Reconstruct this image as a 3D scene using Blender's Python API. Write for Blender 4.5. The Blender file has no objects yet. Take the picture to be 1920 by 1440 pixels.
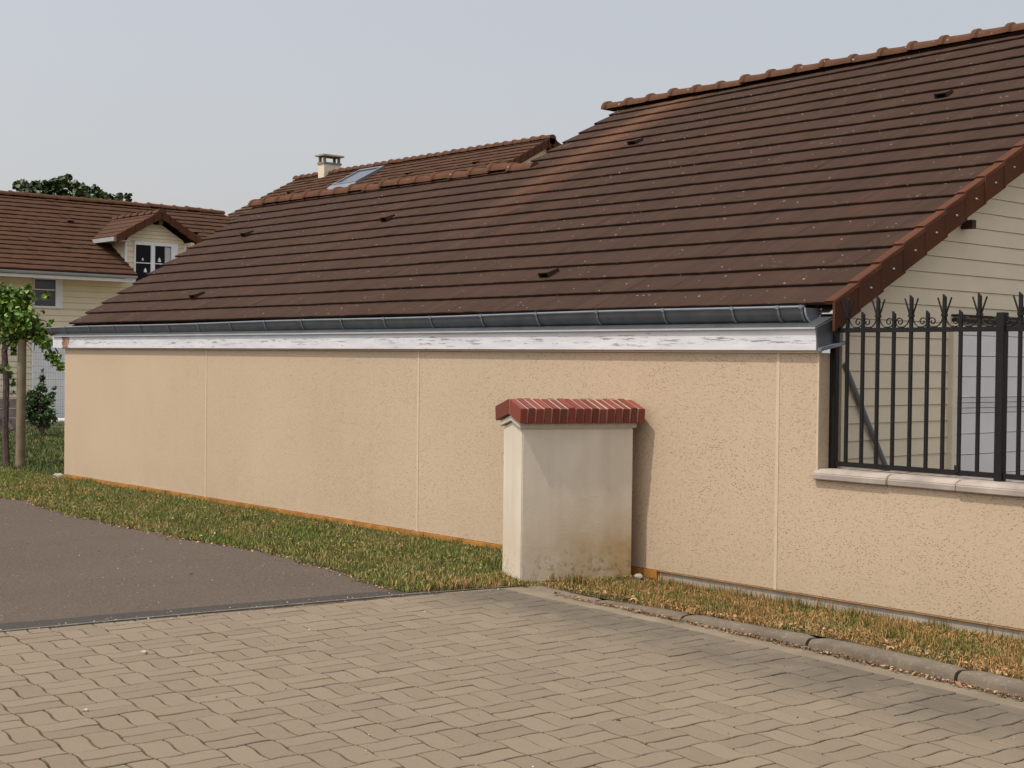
import bpy, bmesh, math, random
import numpy as np
from mathutils import Vector, Matrix
random.seed(7); rng = np.random.default_rng(11)
S = bpy.context.scene
COL = S.collection
R_ = math.radians

# ------------------------------------------------------------------ camera
cd = bpy.data.cameras.new('camera'); cam = bpy.data.objects.new('camera', cd); COL.objects.link(cam)
cd.sensor_fit = 'HORIZONTAL'; cd.sensor_width = 36; cd.lens = 49.976; cd.clip_start = .1; cd.clip_end = 2000
rt = Vector((0.6581721, 0.75277353, 0.01189557)); dn = Vector((0.020612, -0.00222276, -0.99978508)); fw = Vector((-0.7525853, 0.65827584, -0.01697912))
m = Matrix.Identity(4)
for i in range(3):
    m[i][0] = rt[i]; m[i][1] = -dn[i]; m[i][2] = -fw[i]
m[0][3], m[1][3], m[2][3] = 0, -8.3, 0
cam.matrix_world = m; S.camera = cam

# ------------------------------------------------------------------ light
SUN_EL, SUN_AZ = 61.0, 9.5            # elevation, and heading of the rays (degrees from +Y towards +X)
ce = math.cos(R_(SUN_EL))
ray = Vector((ce*math.sin(R_(SUN_AZ)), ce*math.cos(R_(SUN_AZ)), -math.sin(R_(SUN_EL))))
ld = bpy.data.lights.new('sun', 'SUN'); sun = bpy.data.objects.new('sun', ld); COL.objects.link(sun)
ld.energy = 2.7; ld.angle = R_(1.2); ld.color = (1, .93, .82)
sun.rotation_euler = ray.to_track_quat('-Z', 'Y').to_euler(); sun.location = (-4, -12, 14)
W = bpy.data.worlds.new('World'); S.world = W; W.use_nodes = True
nt = W.node_tree; nt.nodes.clear()
def wn(t, **k):
    n = nt.nodes.new(t)
    for a, b in k.items(): setattr(n, a, b)
    return n
out = wn('ShaderNodeOutputWorld'); sky = wn('ShaderNodeTexSky', sky_type='NISHITA', sun_disc=False)
sky.sun_elevation = R_(SUN_EL); sky.sun_rotation = R_(180+SUN_AZ); sky.air_density = 1.2; sky.dust_density = 4; sky.ozone_density = 1
b1 = wn('ShaderNodeBackground'); b1.inputs[1].default_value = .05
nt.links.new(sky.outputs[0], b1.inputs[0])
# high thin overcast veil: pale grey, brighter round the (hidden) sun, a little warmer low down
tc = wn('ShaderNodeTexCoord'); dot = wn('ShaderNodeVectorMath', operation='DOT_PRODUCT'); dot.inputs[1].default_value = tuple(-ray)
nt.links.new(tc.outputs['Generated'], dot.inputs[0])
ma = wn('ShaderNodeMath', operation='MULTIPLY_ADD'); ma.inputs[1].default_value = .5; ma.inputs[2].default_value = .5
nt.links.new(dot.outputs['Value'], ma.inputs[0])
pw = wn('ShaderNodeMath', operation='POWER'); pw.inputs[1].default_value = 5.0; nt.links.new(ma.outputs[0], pw.inputs[0])
st = wn('ShaderNodeMath', operation='MULTIPLY_ADD'); st.inputs[1].default_value = .9; st.inputs[2].default_value = .395
nt.links.new(pw.outputs[0], st.inputs[0])
sep = wn('ShaderNodeSeparateXYZ'); nt.links.new(tc.outputs['Generated'], sep.inputs[0])
cr = wn('ShaderNodeValToRGB'); cr.color_ramp.elements[0].position = 0.0; cr.color_ramp.elements[0].color = (1.0, .965, .965, 1)
cr.color_ramp.elements[1].position = .32; cr.color_ramp.elements[1].color = (.955, .94, .952, 1)
nz = wn('ShaderNodeTexNoise'); nz.inputs['Scale'].default_value = 2.2; nz.inputs['Detail'].default_value = 4
nt.links.new(tc.outputs['Generated'], nz.inputs['Vector'])
az_ = wn('ShaderNodeMath', operation='MULTIPLY_ADD'); az_.inputs[1].default_value = .34; nt.links.new(nz.outputs[0], az_.inputs[0])
nt.links.new(sep.outputs['Z'], az_.inputs[2]); sb = wn('ShaderNodeMath', operation='SUBTRACT'); sb.inputs[1].default_value = .17
nt.links.new(az_.outputs[0], sb.inputs[0]); nt.links.new(sb.outputs[0], cr.inputs[0])
b2 = wn('ShaderNodeBackground'); nt.links.new(cr.outputs[0], b2.inputs[0]); nt.links.new(st.outputs[0], b2.inputs[1])
ad = wn('ShaderNodeAddShader'); nt.links.new(b1.outputs[0], ad.inputs[0]); nt.links.new(b2.outputs[0], ad.inputs[1]); nt.links.new(ad.outputs[0], out.inputs[0])
S.view_settings.view_transform = 'Standard'; S.view_settings.look = 'None'; S.view_settings.exposure = 0.10; S.view_settings.gamma = 1
S.cycles.max_bounces = 6

# ------------------------------------------------------------------ material helpers
class NT:
    def __init__(s, name):
        s.m = bpy.data.materials.new(name); s.m.use_nodes = True; s.t = s.m.node_tree
        s.b = s.t.nodes['Principled BSDF']; s.tc = s.n('ShaderNodeTexCoord'); s.obj = s.tc.outputs['Object']
    def n(s, t, **k):
        x = s.t.nodes.new(t)
        for a, b in k.items(): setattr(x, a, b)
        return x
    def l(s, a, b): s.t.links.new(a, b)
    def set(s, sock, v):
        if isinstance(v, bpy.types.NodeSocket): s.l(v, sock)
        elif isinstance(v, (tuple, list)) and len(v) == 3 and sock.type == 'RGBA': sock.default_value = (*v, 1)
        else: sock.default_value = v
    def mapv(s, scale=(1, 1, 1), rot=(0, 0, 0), loc=(0, 0, 0), src=None):
        x = s.n('ShaderNodeMapping'); x.inputs['Scale'].default_value = scale; x.inputs['Rotation'].default_value = rot; x.inputs['Location'].default_value = loc
        s.l(src or s.obj, x.inputs[0]); return x.outputs[0]
    def noise(s, scale=5, detail=4, rough=.55, vec=None, dist=0):
        x = s.n('ShaderNodeTexNoise'); x.inputs['Scale'].default_value = scale; x.inputs['Detail'].default_value = detail
        x.inputs['Roughness'].default_value = rough; x.inputs['Distortion'].default_value = dist; s.l(vec or s.obj, x.inputs['Vector']); return x.outputs[0]
    def voro(s, scale=5, vec=None, feature='F1', out='Distance'):
        x = s.n('ShaderNodeTexVoronoi', feature=feature); x.inputs['Scale'].default_value = scale; s.l(vec or s.obj, x.inputs['Vector']); return x.outputs[out]
    def ramp(s, v, a, b, c0=(0, 0, 0), c1=(1, 1, 1), mid=None):
        x = s.n('ShaderNodeValToRGB'); e = x.color_ramp.elements; e[0].position = a; e[0].color = (*c0, 1); e[1].position = b; e[1].color = (*c1, 1)
        if mid:
            k = x.color_ramp.elements.new(mid[0]); k.color = (*mid[1], 1)
        s.l(v, x.inputs[0]); return x.outputs[0]
    def mix(s, f, a, b, mode='MIX'):
        x = s.n('ShaderNodeMix', data_type='RGBA', blend_type=mode); s.set(x.inputs[0], f); s.set(x.inputs[6], a); s.set(x.inputs[7], b); return x.outputs[2]
    def math(s, op, a, b=0.0, c=None, clamp=False):
        x = s.n('ShaderNodeMath', operation=op, use_clamp=clamp); s.set(x.inputs[0], a); s.set(x.inputs[1], b)
        if c is not None: s.set(x.inputs[2], c)
        return x.outputs[0]
    def xyz(s): x = s.n('ShaderNodeSeparateXYZ'); s.l(s.obj, x.inputs[0]); return x.outputs
    def island(s): return s.n('ShaderNodeNewGeometry').outputs['Random Per Island']
    def bump(s, h, strength=.3, dist=.01, prev=None):
        x = s.n('ShaderNodeBump'); x.inputs['Strength'].default_value = strength; x.inputs['Distance'].default_value = dist
        s.l(h, x.inputs['Height'])
        if prev: s.l(prev, x.inputs['Normal'])
        s.l(x.outputs[0], s.b.inputs['Normal']); return x.outputs[0]
    def fin(s, col=None, rough=.85, spec=.3, metal=0):
        if col is not None: s.set(s.b.inputs['Base Color'], col)
        s.set(s.b.inputs['Roughness'], rough); s.set(s.b.inputs['Specular IOR Level'], spec); s.set(s.b.inputs['Metallic'], metal); return s.m

def mul(c, k): return tuple(min(1, x*k) for x in c)
def simple(name, col, var=.15, scale=8, rough=.8, bumpk=.15, bscale=120, spec=.3, metal=0, bdist=.004):
    t = NT(name); a = t.noise(scale, 5); c = t.ramp(a, .3, .7, mul(col, 1-var), mul(col, 1+var))
    if bumpk: t.bump(t.noise(bscale, 3), bumpk, bdist)
    return t.fin(c, rough, spec, metal)

def mat_render():
    t = NT('scraped_render')
    base = t.ramp(t.noise(.7, 4), .25, .75, (.485, .367, .254), (.53, .404, .282))
    fine = t.noise(48, 5, .8); base = t.mix(.26, base, t.ramp(fine, .3, .7, (.27, .19, .115), (.66, .53, .39)))
    v = t.mapv((.8, 1, 1.25)); vv = t.n('ShaderNodeVectorMath', operation='ADD')
    nz_ = t.n('ShaderNodeTexNoise'); nz_.inputs['Scale'].default_value = 18; t.l(t.obj, nz_.inputs['Vector'])
    sc = t.n('ShaderNodeVectorMath', operation='SCALE'); sc.inputs['Scale'].default_value = .02; t.l(nz_.outputs['Color'], sc.inputs[0])
    t.l(v, vv.inputs[0]); t.l(sc.outputs[0], vv.inputs[1])
    d = t.voro(76, vv.outputs[0]); rnd = t.voro(76, vv.outputs[0], out='Color')
    thr = t.math('MULTIPLY', t.math('SUBTRACT', rnd, .40), .95)
    pit = t.math('MULTIPLY', t.math('SUBTRACT', thr, d), 14, clamp=True)
    x, y, z = t.xyz()
    dens = t.ramp(t.noise(1.9, 4), .32, .62)
    far = t.math('MAXIMUM', t.math('MULTIPLY_ADD', x, .085, 1.75, clamp=True), .22)      # the plasterer worked the left bays smoother
    pit = t.math('MULTIPLY', pit, t.math('MAXIMUM', t.math('MULTIPLY', dens, far), t.math('MULTIPLY', far, .55)))
    base = t.mix(t.math('MULTIPLY', pit, .66), base, (.17, .115, .065))
    # grime drifting down from the eaves and dust near the foot
    n2 = t.noise(1, 5, .6, t.mapv((3.2, 1, .35)))
    top = t.math('MULTIPLY', t.ramp(n2, .45, .75), t.ramp(z, 0, 1, (0, 0, 0), (1, 1, 1)))
    base = t.mix(t.math('MULTIPLY', t.ramp(n2, .5, .8), .10), base, (.33, .24, .15))
    foot = t.math('MULTIPLY', t.math('SUBTRACT', -1.22, z), 2.3, clamp=True)
    base = t.mix(t.math('MULTIPLY', t.math('MULTIPLY', foot, t.ramp(t.noise(2.6, 5, .7), .3, .7)), .22), base, (.26, .19, .115))
    big = t.noise(.45, 3, .5, t.mapv((1, 1, .8))); base = t.mix(t.math('MULTIPLY', t.ramp(big, .4, .65), .16), base, (.60, .47, .335))
    h = t.math('SUBTRACT', t.math('MULTIPLY', fine, .35), pit)
    t.bump(h, .55, .012)
    return t.fin(base, .92, .15)

def mat_tiles(name, base=(.062, .036, .026), red=(.17, .066, .034), redk=.35, streak=True, specks=1.0):
    t = NT(name); isl = t.island()
    c = t.ramp(isl, 0, 1, mul(base, .90), mul(base, 1.10))
    long_ = t.noise(1.0, 4, .6, t.mapv((2.6, .35, .35)))
    c = t.mix(t.math('MULTIPLY', t.ramp(long_, .52, .78), redk), c, red)
    med = t.noise(5, 4, .6); c = t.mix(t.math('MULTIPLY', t.ramp(med, .45, .75), .35), c, mul(base, 1.6))
    if streak:
        x, y, z = t.xyz()
        def band(x0, w, k, y0, y1, c, colr):
            xx = t.math('MULTIPLY_ADD', t.noise(1.1, 2), .35, x); d = t.math('ABSOLUTE', t.math('SUBTRACT', xx, x0+.175))
            f = t.math('SUBTRACT', 1.0, t.math('MULTIPLY', d, 1.0/w), clamp=True)
            yy = t.math('MULTIPLY', t.math('MULTIPLY', t.math('SUBTRACT', y, y0), 1/(y1-y0), clamp=True), k)
            return t.mix(t.math('MULTIPLY', f, yy, clamp=True), c, colr)
        c = band(-12.8, .45, .58, 1.55, 5.5, c, (.27, .125, .068))
        c = band(-12.34, .16, .45, .3, 3.4, c, (.13, .055, .03))
        c = band(-15.35, .25, .3, .0, 1.9, c, (.12, .05, .026))
    fs = t.noise(1, 3, .6, t.mapv((11, .7, .7))); c = t.mix(t.math('MULTIPLY', t.ramp(fs, .4, .7), .45), c, mul(base, 1.55))
    gr = t.noise(160, 3, .7); c = t.mix(.22, c, t.ramp(gr, .3, .7, mul(base, .45), mul(base, 2.1)))
    d = t.voro(15); rn = t.voro(15, out='Color')
    sp = t.math('LESS_THAN', d, t.math('MULTIPLY', t.math('SUBTRACT', rn, .55), .46*specks))
    c = t.mix(t.math('MULTIPLY', sp, .8), c, (.34, .29, .24))
    d2 = t.voro(2.3); sp2 = t.math('MULTIPLY', t.math('LESS_THAN', t.noise(22, 2), .37), t.math('LESS_THAN', d2, .22))
    c = t.mix(t.math('MULTIPLY', sp2, .25*specks), c, (.20, .15, .11))
    t.bump(t.math('ADD', t.math('MULTIPLY', gr, .5), med), .35, .006)
    return t.fin(c, .88, .07)

def mat_siding(name, col, pitch=.127, z0=0.0, gap=.06):
    t = NT(name); x, y, z = t.xyz()
    f = t.math('FRACT', t.math('DIVIDE', t.math('SUBTRACT', z, z0), pitch))
    c = t.ramp(t.noise(1.5, 4), .3, .7, mul(col, .93), mul(col, 1.06))
    c = t.mix(t.math('MULTIPLY', t.noise(1, 4, .6, t.mapv((4, 4, .5))), .15), c, mul(col, .7))
    return t.fin(c, .6, .35)

RENDER = mat_render()
TILE = mat_tiles('roof_tile', (.043, .0255, .0185), (.095, .040, .023), .5)
TILE_FAR = mat_tiles('far_roof_tile', (.066, .035, .022), (.13, .058, .031), .4, False, 0.0)
RIDGE = mat_tiles('ridge_tile', (.085, .042, .025), (.16, .062, .030), .5, False, 1.3)
VERGE = mat_tiles('verge_tile', (.075, .032, .019), (.20, .072, .035), .75, False, .5)
SIDING = mat_siding('cream_siding', (.70, .61, .45))
SIDING_FAR = mat_siding('far_cream_siding', (.72, .63, .45))
WHITE = simple('white_paint', (.74, .74, .76), .05, 6, .5, .05)
SHUTTER = simple('white_shutter', (.70, .705, .71), .04, 3, .45, .03, spec=.4)
ZINC = simple('zinc', (.12, .132, .142), .18, 6, .42, .06, 60, .5, .55)
ZINC2 = simple('zinc_flashing', (.19, .21, .235), .15, 5, .45, .05, 60, .5, .35)
ZINC_W = simple('pale_zinc', (.42, .43, .44), .08, 5, .45, .05, 60, .5, .2)
IRON = simple('black_iron', (.010, .0085, .008), .25, 30, .55, .15, 200, .25)
ORANGE = simple('orange_batten', (.36, .155, .028), .35, 7, .7, .2, 90)
LIP = simple('batten_edge', (.42, .21, .07), .3, 9, .7, .2, 90)
JOINT = simple('joint_profile', (.55, .44, .31), .07, 10, .7, .05)
TRIM = simple('cream_trim', (.66, .59, .45), .05, 4, .6, .02)
DARKWOOD = simple('dark_timber', (.06, .032, .02), .3, 12, .8, .2)
BLACK = NT('vent_shade').fin((.006, .005, .004), .95, .05)
GLASS = NT('dark_glass').fin((.006, .007, .010), .12, .12)
GREYPIPE = simple('grey_pipe', (.17, .185, .21), .15, 6, .5, .05)
def mat_fascia():
    t = NT('flaking_white_paint'); x, y, z = t.xyz()
    c = t.ramp(t.noise(2, 4, .6, t.mapv((1, 1, 6))), .3, .7, (.54, .54, .56), (.68, .68, .69))
    fl = t.noise(12, 7, .75, t.mapv((.35, 1, 4.5))); ar = t.noise(.9, 2, .5, t.mapv((1, 1, .2)))
    line = t.math('SUBTRACT', 1.0, t.math('MULTIPLY', t.math('ABSOLUTE', t.math('SUBTRACT', z, .165)), 14), clamp=True)
    k = t.math('ADD', t.math('MULTIPLY', ar, .12), t.math('MULTIPLY', line, .10))
    f = t.math('MULTIPLY', t.math('SUBTRACT', t.math('ADD', fl, k), .685), 20, clamp=True)
    c = t.mix(t.math('MULTIPLY', f, .75), c, (.13, .115, .10))
    # bare brown patch near the left end
    b = t.math('SUBTRACT', 1.0, t.math('MULTIPLY', t.math('ABSOLUTE', t.math('ADD', x, 18.78)), 4.2), clamp=True)
    bb = t.math('MULTIPLY', t.math('SUBTRACT', t.math('ADD', b, t.math('MULTIPLY', t.noise(11, 4), .9)), .92), 8, clamp=True)
    c = t.mix(bb, c, t.ramp(t.noise(14, 4), .35, .65, (.16, .085, .05), (.34, .22, .15)))
    t.bump(fl, .15, .003); return t.fin(c, .6, .3)
FASCIA = mat_fascia()
def mat_pillar():
    t = NT('weathered_plaster'); x, y, z = t.xyz()
    c = t.ramp(t.noise(1.2, 4, .6, t.mapv((5, 5, .5))), .3, .72, (.58, .51, .41), (.68, .61, .50))
    c = t.mix(t.math('MULTIPLY', t.ramp(t.noise(3.1, 4), .4, .7), .25), c, (.44, .36, .27))
    h = t.math('MULTIPLY', t.math('SUBTRACT', -1.0, z), 2.2, clamp=True)
    side = t.math('MULTIPLY_ADD', y, .75, .95, clamp=True)
    yl = t.math('MULTIPLY', t.math('MULTIPLY', h, side), t.ramp(t.noise(2.3, 4, .6), .15, .5), clamp=True)
    c = t.mix(t.math('MULTIPLY', yl, 1.0, clamp=True), c, (.40, .25, .085))
    lo = t.math('MULTIPLY', t.math('SUBTRACT', -1.42, z), 5.0, clamp=True)
    sp = t.ramp(t.noise(16, 6, .8), .50, .62)
    ff = t.ramp(side, .08, .35)
    c = t.mix(t.math('MULTIPLY', t.math('MULTIPLY', t.math('MULTIPLY', lo, sp), ff), .65, clamp=True), c, (.13, .10, .06))
    t.bump(t.noise(45, 5, .6), .22, .006); return t.fin(c, .9, .15)
PLASTER = mat_pillar()
def mat_brick():
    t = NT('glazed_brick'); c = t.ramp(t.island(), 0, 1, (.135, .030, .019), (.235, .052, .032))
    c = t.mix(t.math('MULTIPLY', t.noise(30, 4), .3), c, (.15, .045, .035))
    t.bump(t.noise(90, 3), .1, .003); return t.fin(c, .5, .25)
BRICK = mat_brick()
CAPSTONE = simple('chimney_stone', (.24, .20, .14), .2, 10, .9, .2, 40)
CAPMORTAR = simple('cap_mortar', (.36, .29, .225), .15, 25, .9, .3, 80)
MORTAR = simple('mortar', (.50, .43, .35), .12, 20, .9, .3, 80)
COPING = simple('coping_stone', (.34, .285, .24), .28, 4, .75, .2, 50)
CONCRETE = simple('plinth_concrete', (.36, .315, .25), .22, 4, .9, .4, 30)
def mat_kerb():
    t = NT('kerb_concrete'); c = t.ramp(t.noise(3, 5, .6), .3, .7, (.105, .083, .060), (.175, .142, .105))
    c = t.mix(t.math('MULTIPLY', t.ramp(t.noise(40, 4, .7), .55, .7), .5), c, (.29, .255, .21))
    c = t.mix(t.math('MULTIPLY', t.ramp(t.noise(7, 4, .7), .55, .72), .5), c, (.11, .095, .08))
    t.bump(t.noise(35, 5, .7), .5, .01); return t.fin(c, .9, .2)
KERB = mat_kerb()
def mat_paver():
    t = NT('concrete_paver'); x, y, z = t.xyz()
    c = t.ramp(t.island(), 0, 1, (.180, .143, .103), (.236, .188, .135))
    c = t.mix(t.math('MULTIPLY', t.ramp(t.noise(.8, 4), .35, .7), .35), c, (.175, .143, .105))
    c = t.mix(t.math('MULTIPLY', t.ramp(t.noise(9, 5, .65), .4, .75), .25), c, (.25, .197, .137))
    g = t.noise(150, 3, .75); c = t.mix(.3, c, t.ramp(g, .25, .75, (.10, .078, .054), (.29, .23, .16)))
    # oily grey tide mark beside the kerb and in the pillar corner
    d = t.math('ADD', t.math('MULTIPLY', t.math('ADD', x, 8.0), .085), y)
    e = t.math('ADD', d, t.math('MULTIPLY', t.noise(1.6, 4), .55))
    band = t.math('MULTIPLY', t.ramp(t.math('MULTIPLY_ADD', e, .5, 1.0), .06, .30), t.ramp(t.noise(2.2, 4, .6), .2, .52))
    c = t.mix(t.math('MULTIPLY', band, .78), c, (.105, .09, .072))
    w = t.math('LESS_THAN', t.voro(6.5), t.math('MULTIPLY', t.math('SUBTRACT', t.voro(6.5, out='Color'), .75), .14))
    c = t.mix(t.math('MULTIPLY', w, .7), c, (.55, .5, .42))
    t.bump(t.math('ADD', g, t.noise(25, 3)), .4, .004); return t.fin(c, .92, .1)
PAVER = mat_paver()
def mat_pbase():
    t = NT('sand_joint'); x, y, z = t.xyz()
    c = t.ramp(t.noise(8, 5, .65), .35, .7, (.05, .037, .023), (.12, .09, .058))
    d = t.math('ADD', t.math('MULTIPLY', t.math('ADD', x, 8.0), .085), y)
    e = t.math('ADD', d, t.math('MULTIPLY', t.noise(2.6, 4), .3))
    band = t.ramp(t.math('MULTIPLY_ADD', e, 1.0, 1.75), .0, .35)
    c = t.mix(t.math('MULTIPLY', band, t.ramp(t.noise(4, 4), .35, .55)), c, (.30, .24, .165))
    t.bump(t.noise(120, 3), .5, .004); return t.fin(c, .95, .1)
PBASE = mat_pbase()
def mat_cstrip():
    t = NT('gutter_concrete'); c = t.ramp(t.noise(4, 5, .65), .3, .7, (.165, .13, .09), (.25, .20, .14))
    c = t.mix(t.math('MULTIPLY', t.ramp(t.noise(2.0, 4, .6, t.mapv((.6, 1, 1))), .5, .7), .6), c, (.15, .125, .095))
    t.bump(t.noise(60, 4, .7), .4, .005); return t.fin(c, .9, .2)
CSTRIP = mat_cstrip(); EDGEC = simple('edging_concrete', (.135, .125, .10), .3, 6, .9, .3, 40)
def mat_asphalt():
    t = NT('asphalt'); c = t.ramp(t.noise(.55, 4, .55), .3, .7, (.080, .060, .047), (.108, .083, .065))
    c = t.mix(.5, c, t.ramp(t.noise(55, 4, .85), .32, .68, (.03, .023, .018), (.185, .148, .118)))
    sp = t.math('LESS_THAN', t.voro(16), t.math('MULTIPLY', t.math('SUBTRACT', t.voro(16, out='Color'), .55), .42)); c = t.mix(t.math('MULTIPLY', sp, .45), c, (.30, .26, .22))
    sp = t.math('LESS_THAN', t.voro(30), t.math('MULTIPLY', t.math('SUBTRACT', t.voro(30, out='Color'), .80), .8))
    c = t.mix(t.math('MULTIPLY', sp, .65), c, (.40, .36, .31))
    sp = t.math('LESS_THAN', t.voro(4.5), t.math('MULTIPLY', t.math('SUBTRACT', t.voro(4.5, out='Color'), .6), .12))
    c = t.mix(t.math('MULTIPLY', sp, .8), c, (.5, .45, .4))
    x, y, z = t.xyz()
    d = t.math('ADD', t.math('SUBTRACT', x, t.math('MULTIPLY', y, .16)), 7.93)   # sealed seam next to the pavers
    seam = t.math('MULTIPLY', t.math('GREATER_THAN', t.math('ADD', d, t.math('MULTIPLY', t.noise(3, 3), .12)), -.14), .75)
    c = t.mix(seam, c, (.048, .046, .044))
    t.bump(t.noise(80, 3, .8), .6, .008); return t.fin(c, .92, .1)
ASPHALT = mat_asphalt()
def mat_soil():
    t = NT('soil_thatch'); c = t.ramp(t.noise(30, 5, .7), .3, .7, (.05, .04, .02), (.17, .12, .06))
    x, y, z = t.xyz(); left = t.math('MULTIPLY', t.math('ADD', x, 8.1), -1.2, clamp=True)
    c = t.mix(t.math('MULTIPLY', left, .75), c, t.ramp(t.noise(22, 4, .7), .3, .7, (.03, .042, .012), (.09, .085, .03)))
    t.bump(t.noise(60, 4), .8, .02); return t.fin(c, .95, .1)
SOIL = mat_soil()
GROUND = simple('bare_ground', (.15, .12, .08), .3, 1.5, .95, .5, 30)
def mat_grass(name, g0, g1, dry0, dry1, amt, sc=1.1):
    t = NT(name); i = t.island(); a = t.ramp(i, 0, 1, g0, g1); d = t.ramp(i, 0, 1, dry0, dry1)
    p = t.math('ADD', t.noise(sc, 4, .65), t.math('MULTIPLY', t.math('SUBTRACT', i, .5), .35))
    f = t.ramp(p, max(0, .5-amt), .68-amt); c = t.mix(f, a, d)
    t.b.inputs['Subsurface Weight'].default_value = 0
    return t.fin(c, .6, .25)
GRASS = mat_grass('green_grass', (.058, .092, .012), (.19, .225, .042), (.15, .10, .03), (.40, .28, .10), .02)
LAWN = mat_grass('lawn_grass', (.028, .055, .009), (.10, .145, .03), (.10, .085, .03), (.30, .22, .09), -.07, .8)
GRASS_DRY = mat_grass('dry_grass', (.055, .08, .014), (.19, .185, .04), (.17, .088, .03), (.48, .28, .105), .10, 2.3)
def mat_leaf(name, a, b, c_):
    t = NT(name); i = t.island(); c = t.ramp(i, 0, 1, a, c_, (.6, b)); t.fin(c, .5, .35)
    return t.m
VINE_LEAF = mat_leaf('vine_leaf', (.045, .105, .012), (.11, .21, .025), (.32, .40, .08))
LAUREL = mat_leaf('laurel_leaf', (.018, .045, .010), (.04, .085, .02), (.12, .17, .06))
OAK = mat_leaf('oak_leaf', (.015, .032, .007), (.032, .06, .014), (.075, .11, .03))
BARK = simple('bark', (.10, .07, .06), .35, 14, .9, .6, 40, bdist=.02)
POSTWOOD = simple('weathered_post', (.21, .165, .105), .2, 6, .85, .3, 40)
GREYWOOD = simple('grey_boards', (.12, .10, .095), .3, 8, .85, .3, 40)
WIRE = simple('galvanised_wire', (.22, .22, .22), .1, 5, .5, 0, metal=.4)
DEAD = mat_leaf('dead_leaf', (.12, .06, .025), (.28, .14, .06), (.5, .34, .19))
GRIT = mat_leaf('grit_stone', (.16, .13, .11), (.30, .26, .22), (.5, .46, .4))
STONE = simple('pale_stone', (.34, .31, .26), .2, 30, .9, .3)
CURTAIN = simple('lace', (.45, .45, .46), .1, 20, .9, .0)
TRAY = simple('white_plastic', (.78, .78, .78), .03, 5, .4, 0)

# ------------------------------------------------------------------ mesh helpers
class MB:
    def __init__(s): s.v = []; s.f = []; s.mi = []; s.mats = []
    def mi_(s, m):
        if m not in s.mats: s.mats.append(m)
        return s.mats.index(m)
    def face(s, pts, m):
        b = len(s.v); s.v += [tuple(p) for p in pts]; s.f.append(tuple(range(b, b+len(pts)))); s.mi.append(s.mi_(m))
    def hexa(s, p, m):               # 8 points: bottom 0-3, top 4-7 (both counter-clockwise seen from above)
        b = len(s.v); s.v += [tuple(q) for q in p]
        for f in ((3, 2, 1, 0), (4, 5, 6, 7), (0, 1, 5, 4), (1, 2, 6, 5), (2, 3, 7, 6), (3, 0, 4, 7)):
            s.f.append(tuple(b+i for i in f)); s.mi.append(s.mi_(m))
    def box(s, x0, y0, z0, x1, y1, z1, m):
        s.hexa([(x0, y0, z0), (x1, y0, z0), (x1, y1, z0), (x0, y1, z0), (x0, y0, z1), (x1, y0, z1), (x1, y1, z1), (x0, y1, z1)], m)
    def obox(s, o, ax, ay, az, m):   # corner + three edge vectors
        o, ax, ay, az = map(Vector, (o, ax, ay, az))
        s.hexa([o, o+ax, o+ax+ay, o+ay, o+az, o+ax+az, o+ax+ay+az, o+ay+az], m)
    def prism(s, prof, d, m, caps=True):   # closed profile (3D points) swept by vector d
        n = len(prof); b = len(s.v); d = Vector(d)
        s.v += [tuple(p) for p in prof] + [tuple(Vector(p)+d) for p in prof]
        for i in range(n):
            j = (i+1) % n; s.f.append((b+i, b+j, b+n+j, b+n+i)); s.mi.append(s.mi_(m))
        if caps:
            s.f.append(tuple(b+i for i in reversed(range(n)))); s.f.append(tuple(b+n+i for i in range(n))); s.mi += [s.mi_(m)]*2
    def tube(s, pts, rad, m, n=8, caps=True):
        pts = [Vector(p) for p in pts]
        rad = [rad]*len(pts) if isinstance(rad, (int, float)) else rad
        b = len(s.v); up = None
        for i, p in enumerate(pts):
            t = (pts[min(i+1, len(pts)-1)]-pts[max(i-1, 0)]).normalized()
            if up is None: up = Vector((0, 0, 1)) if abs(t.z) < .9 else Vector((1, 0, 0))
            a = t.cross(up).normalized(); c = a.cross(t).normalized(); up = c
            for k in range(n):
                w = 2*math.pi*k/n; s.v.append(tuple(p+(a*math.cos(w)+c*math.sin(w))*rad[i]))
        for i in range(len(pts)-1):
            for k in range(n):
                j = (k+1) % n; s.f.append((b+i*n+k, b+i*n+j, b+(i+1)*n+j, b+(i+1)*n+k)); s.mi.append(s.mi_(m))
        if caps:
            s.f.append(tuple(b+k for k in reversed(range(n)))); e = b+(len(pts)-1)*n; s.f.append(tuple(e+k for k in range(n))); s.mi += [s.mi_(m)]*2
    def build(s, name, parent=None, smooth=False, bevel=0, fix=True):
        me = bpy.data.meshes.new(name); me.from_pydata(s.v, [], s.f)
        for q in s.mats: me.materials.append(q)
        me.polygons.foreach_set('material_index', s.mi)
        if fix:
            bm = bmesh.new(); bm.from_mesh(me); bmesh.ops.recalc_face_normals(bm, faces=bm.faces)
            if bevel: bmesh.ops.bevel(bm, geom=[e for e in bm.edges if len(e.link_faces) == 2 and e.calc_face_angle(0) > .5], offset=bevel, segments=2, affect='EDGES', clamp_overlap=True)
            bm.to_mesh(me); bm.free()
        if smooth:
            me.polygons.foreach_set('use_smooth', [True]*len(me.polygons))
            me.set_sharp_from_angle(angle=R_(35))
        o = bpy.data.objects.new(name, me); COL.objects.link(o)
        if parent is not None: adopt(o, parent)
        return o
ORIGIN = {}
def origin(o):
    p = Vector((0, 0, 0))
    return ORIGIN.get(o.name, p)
def adopt(o, parent):
    o.parent = parent; o.matrix_parent_inverse = Matrix.Translation(-origin(parent)); 
def thing(name, label, cat, loc, group=None):
    o = bpy.data.objects.new(name, None); COL.objects.link(o); o.location = loc; o.empty_display_size = .2
    ORIGIN[o.name] = Vector(loc); return tag(o, label, cat, group)
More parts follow.
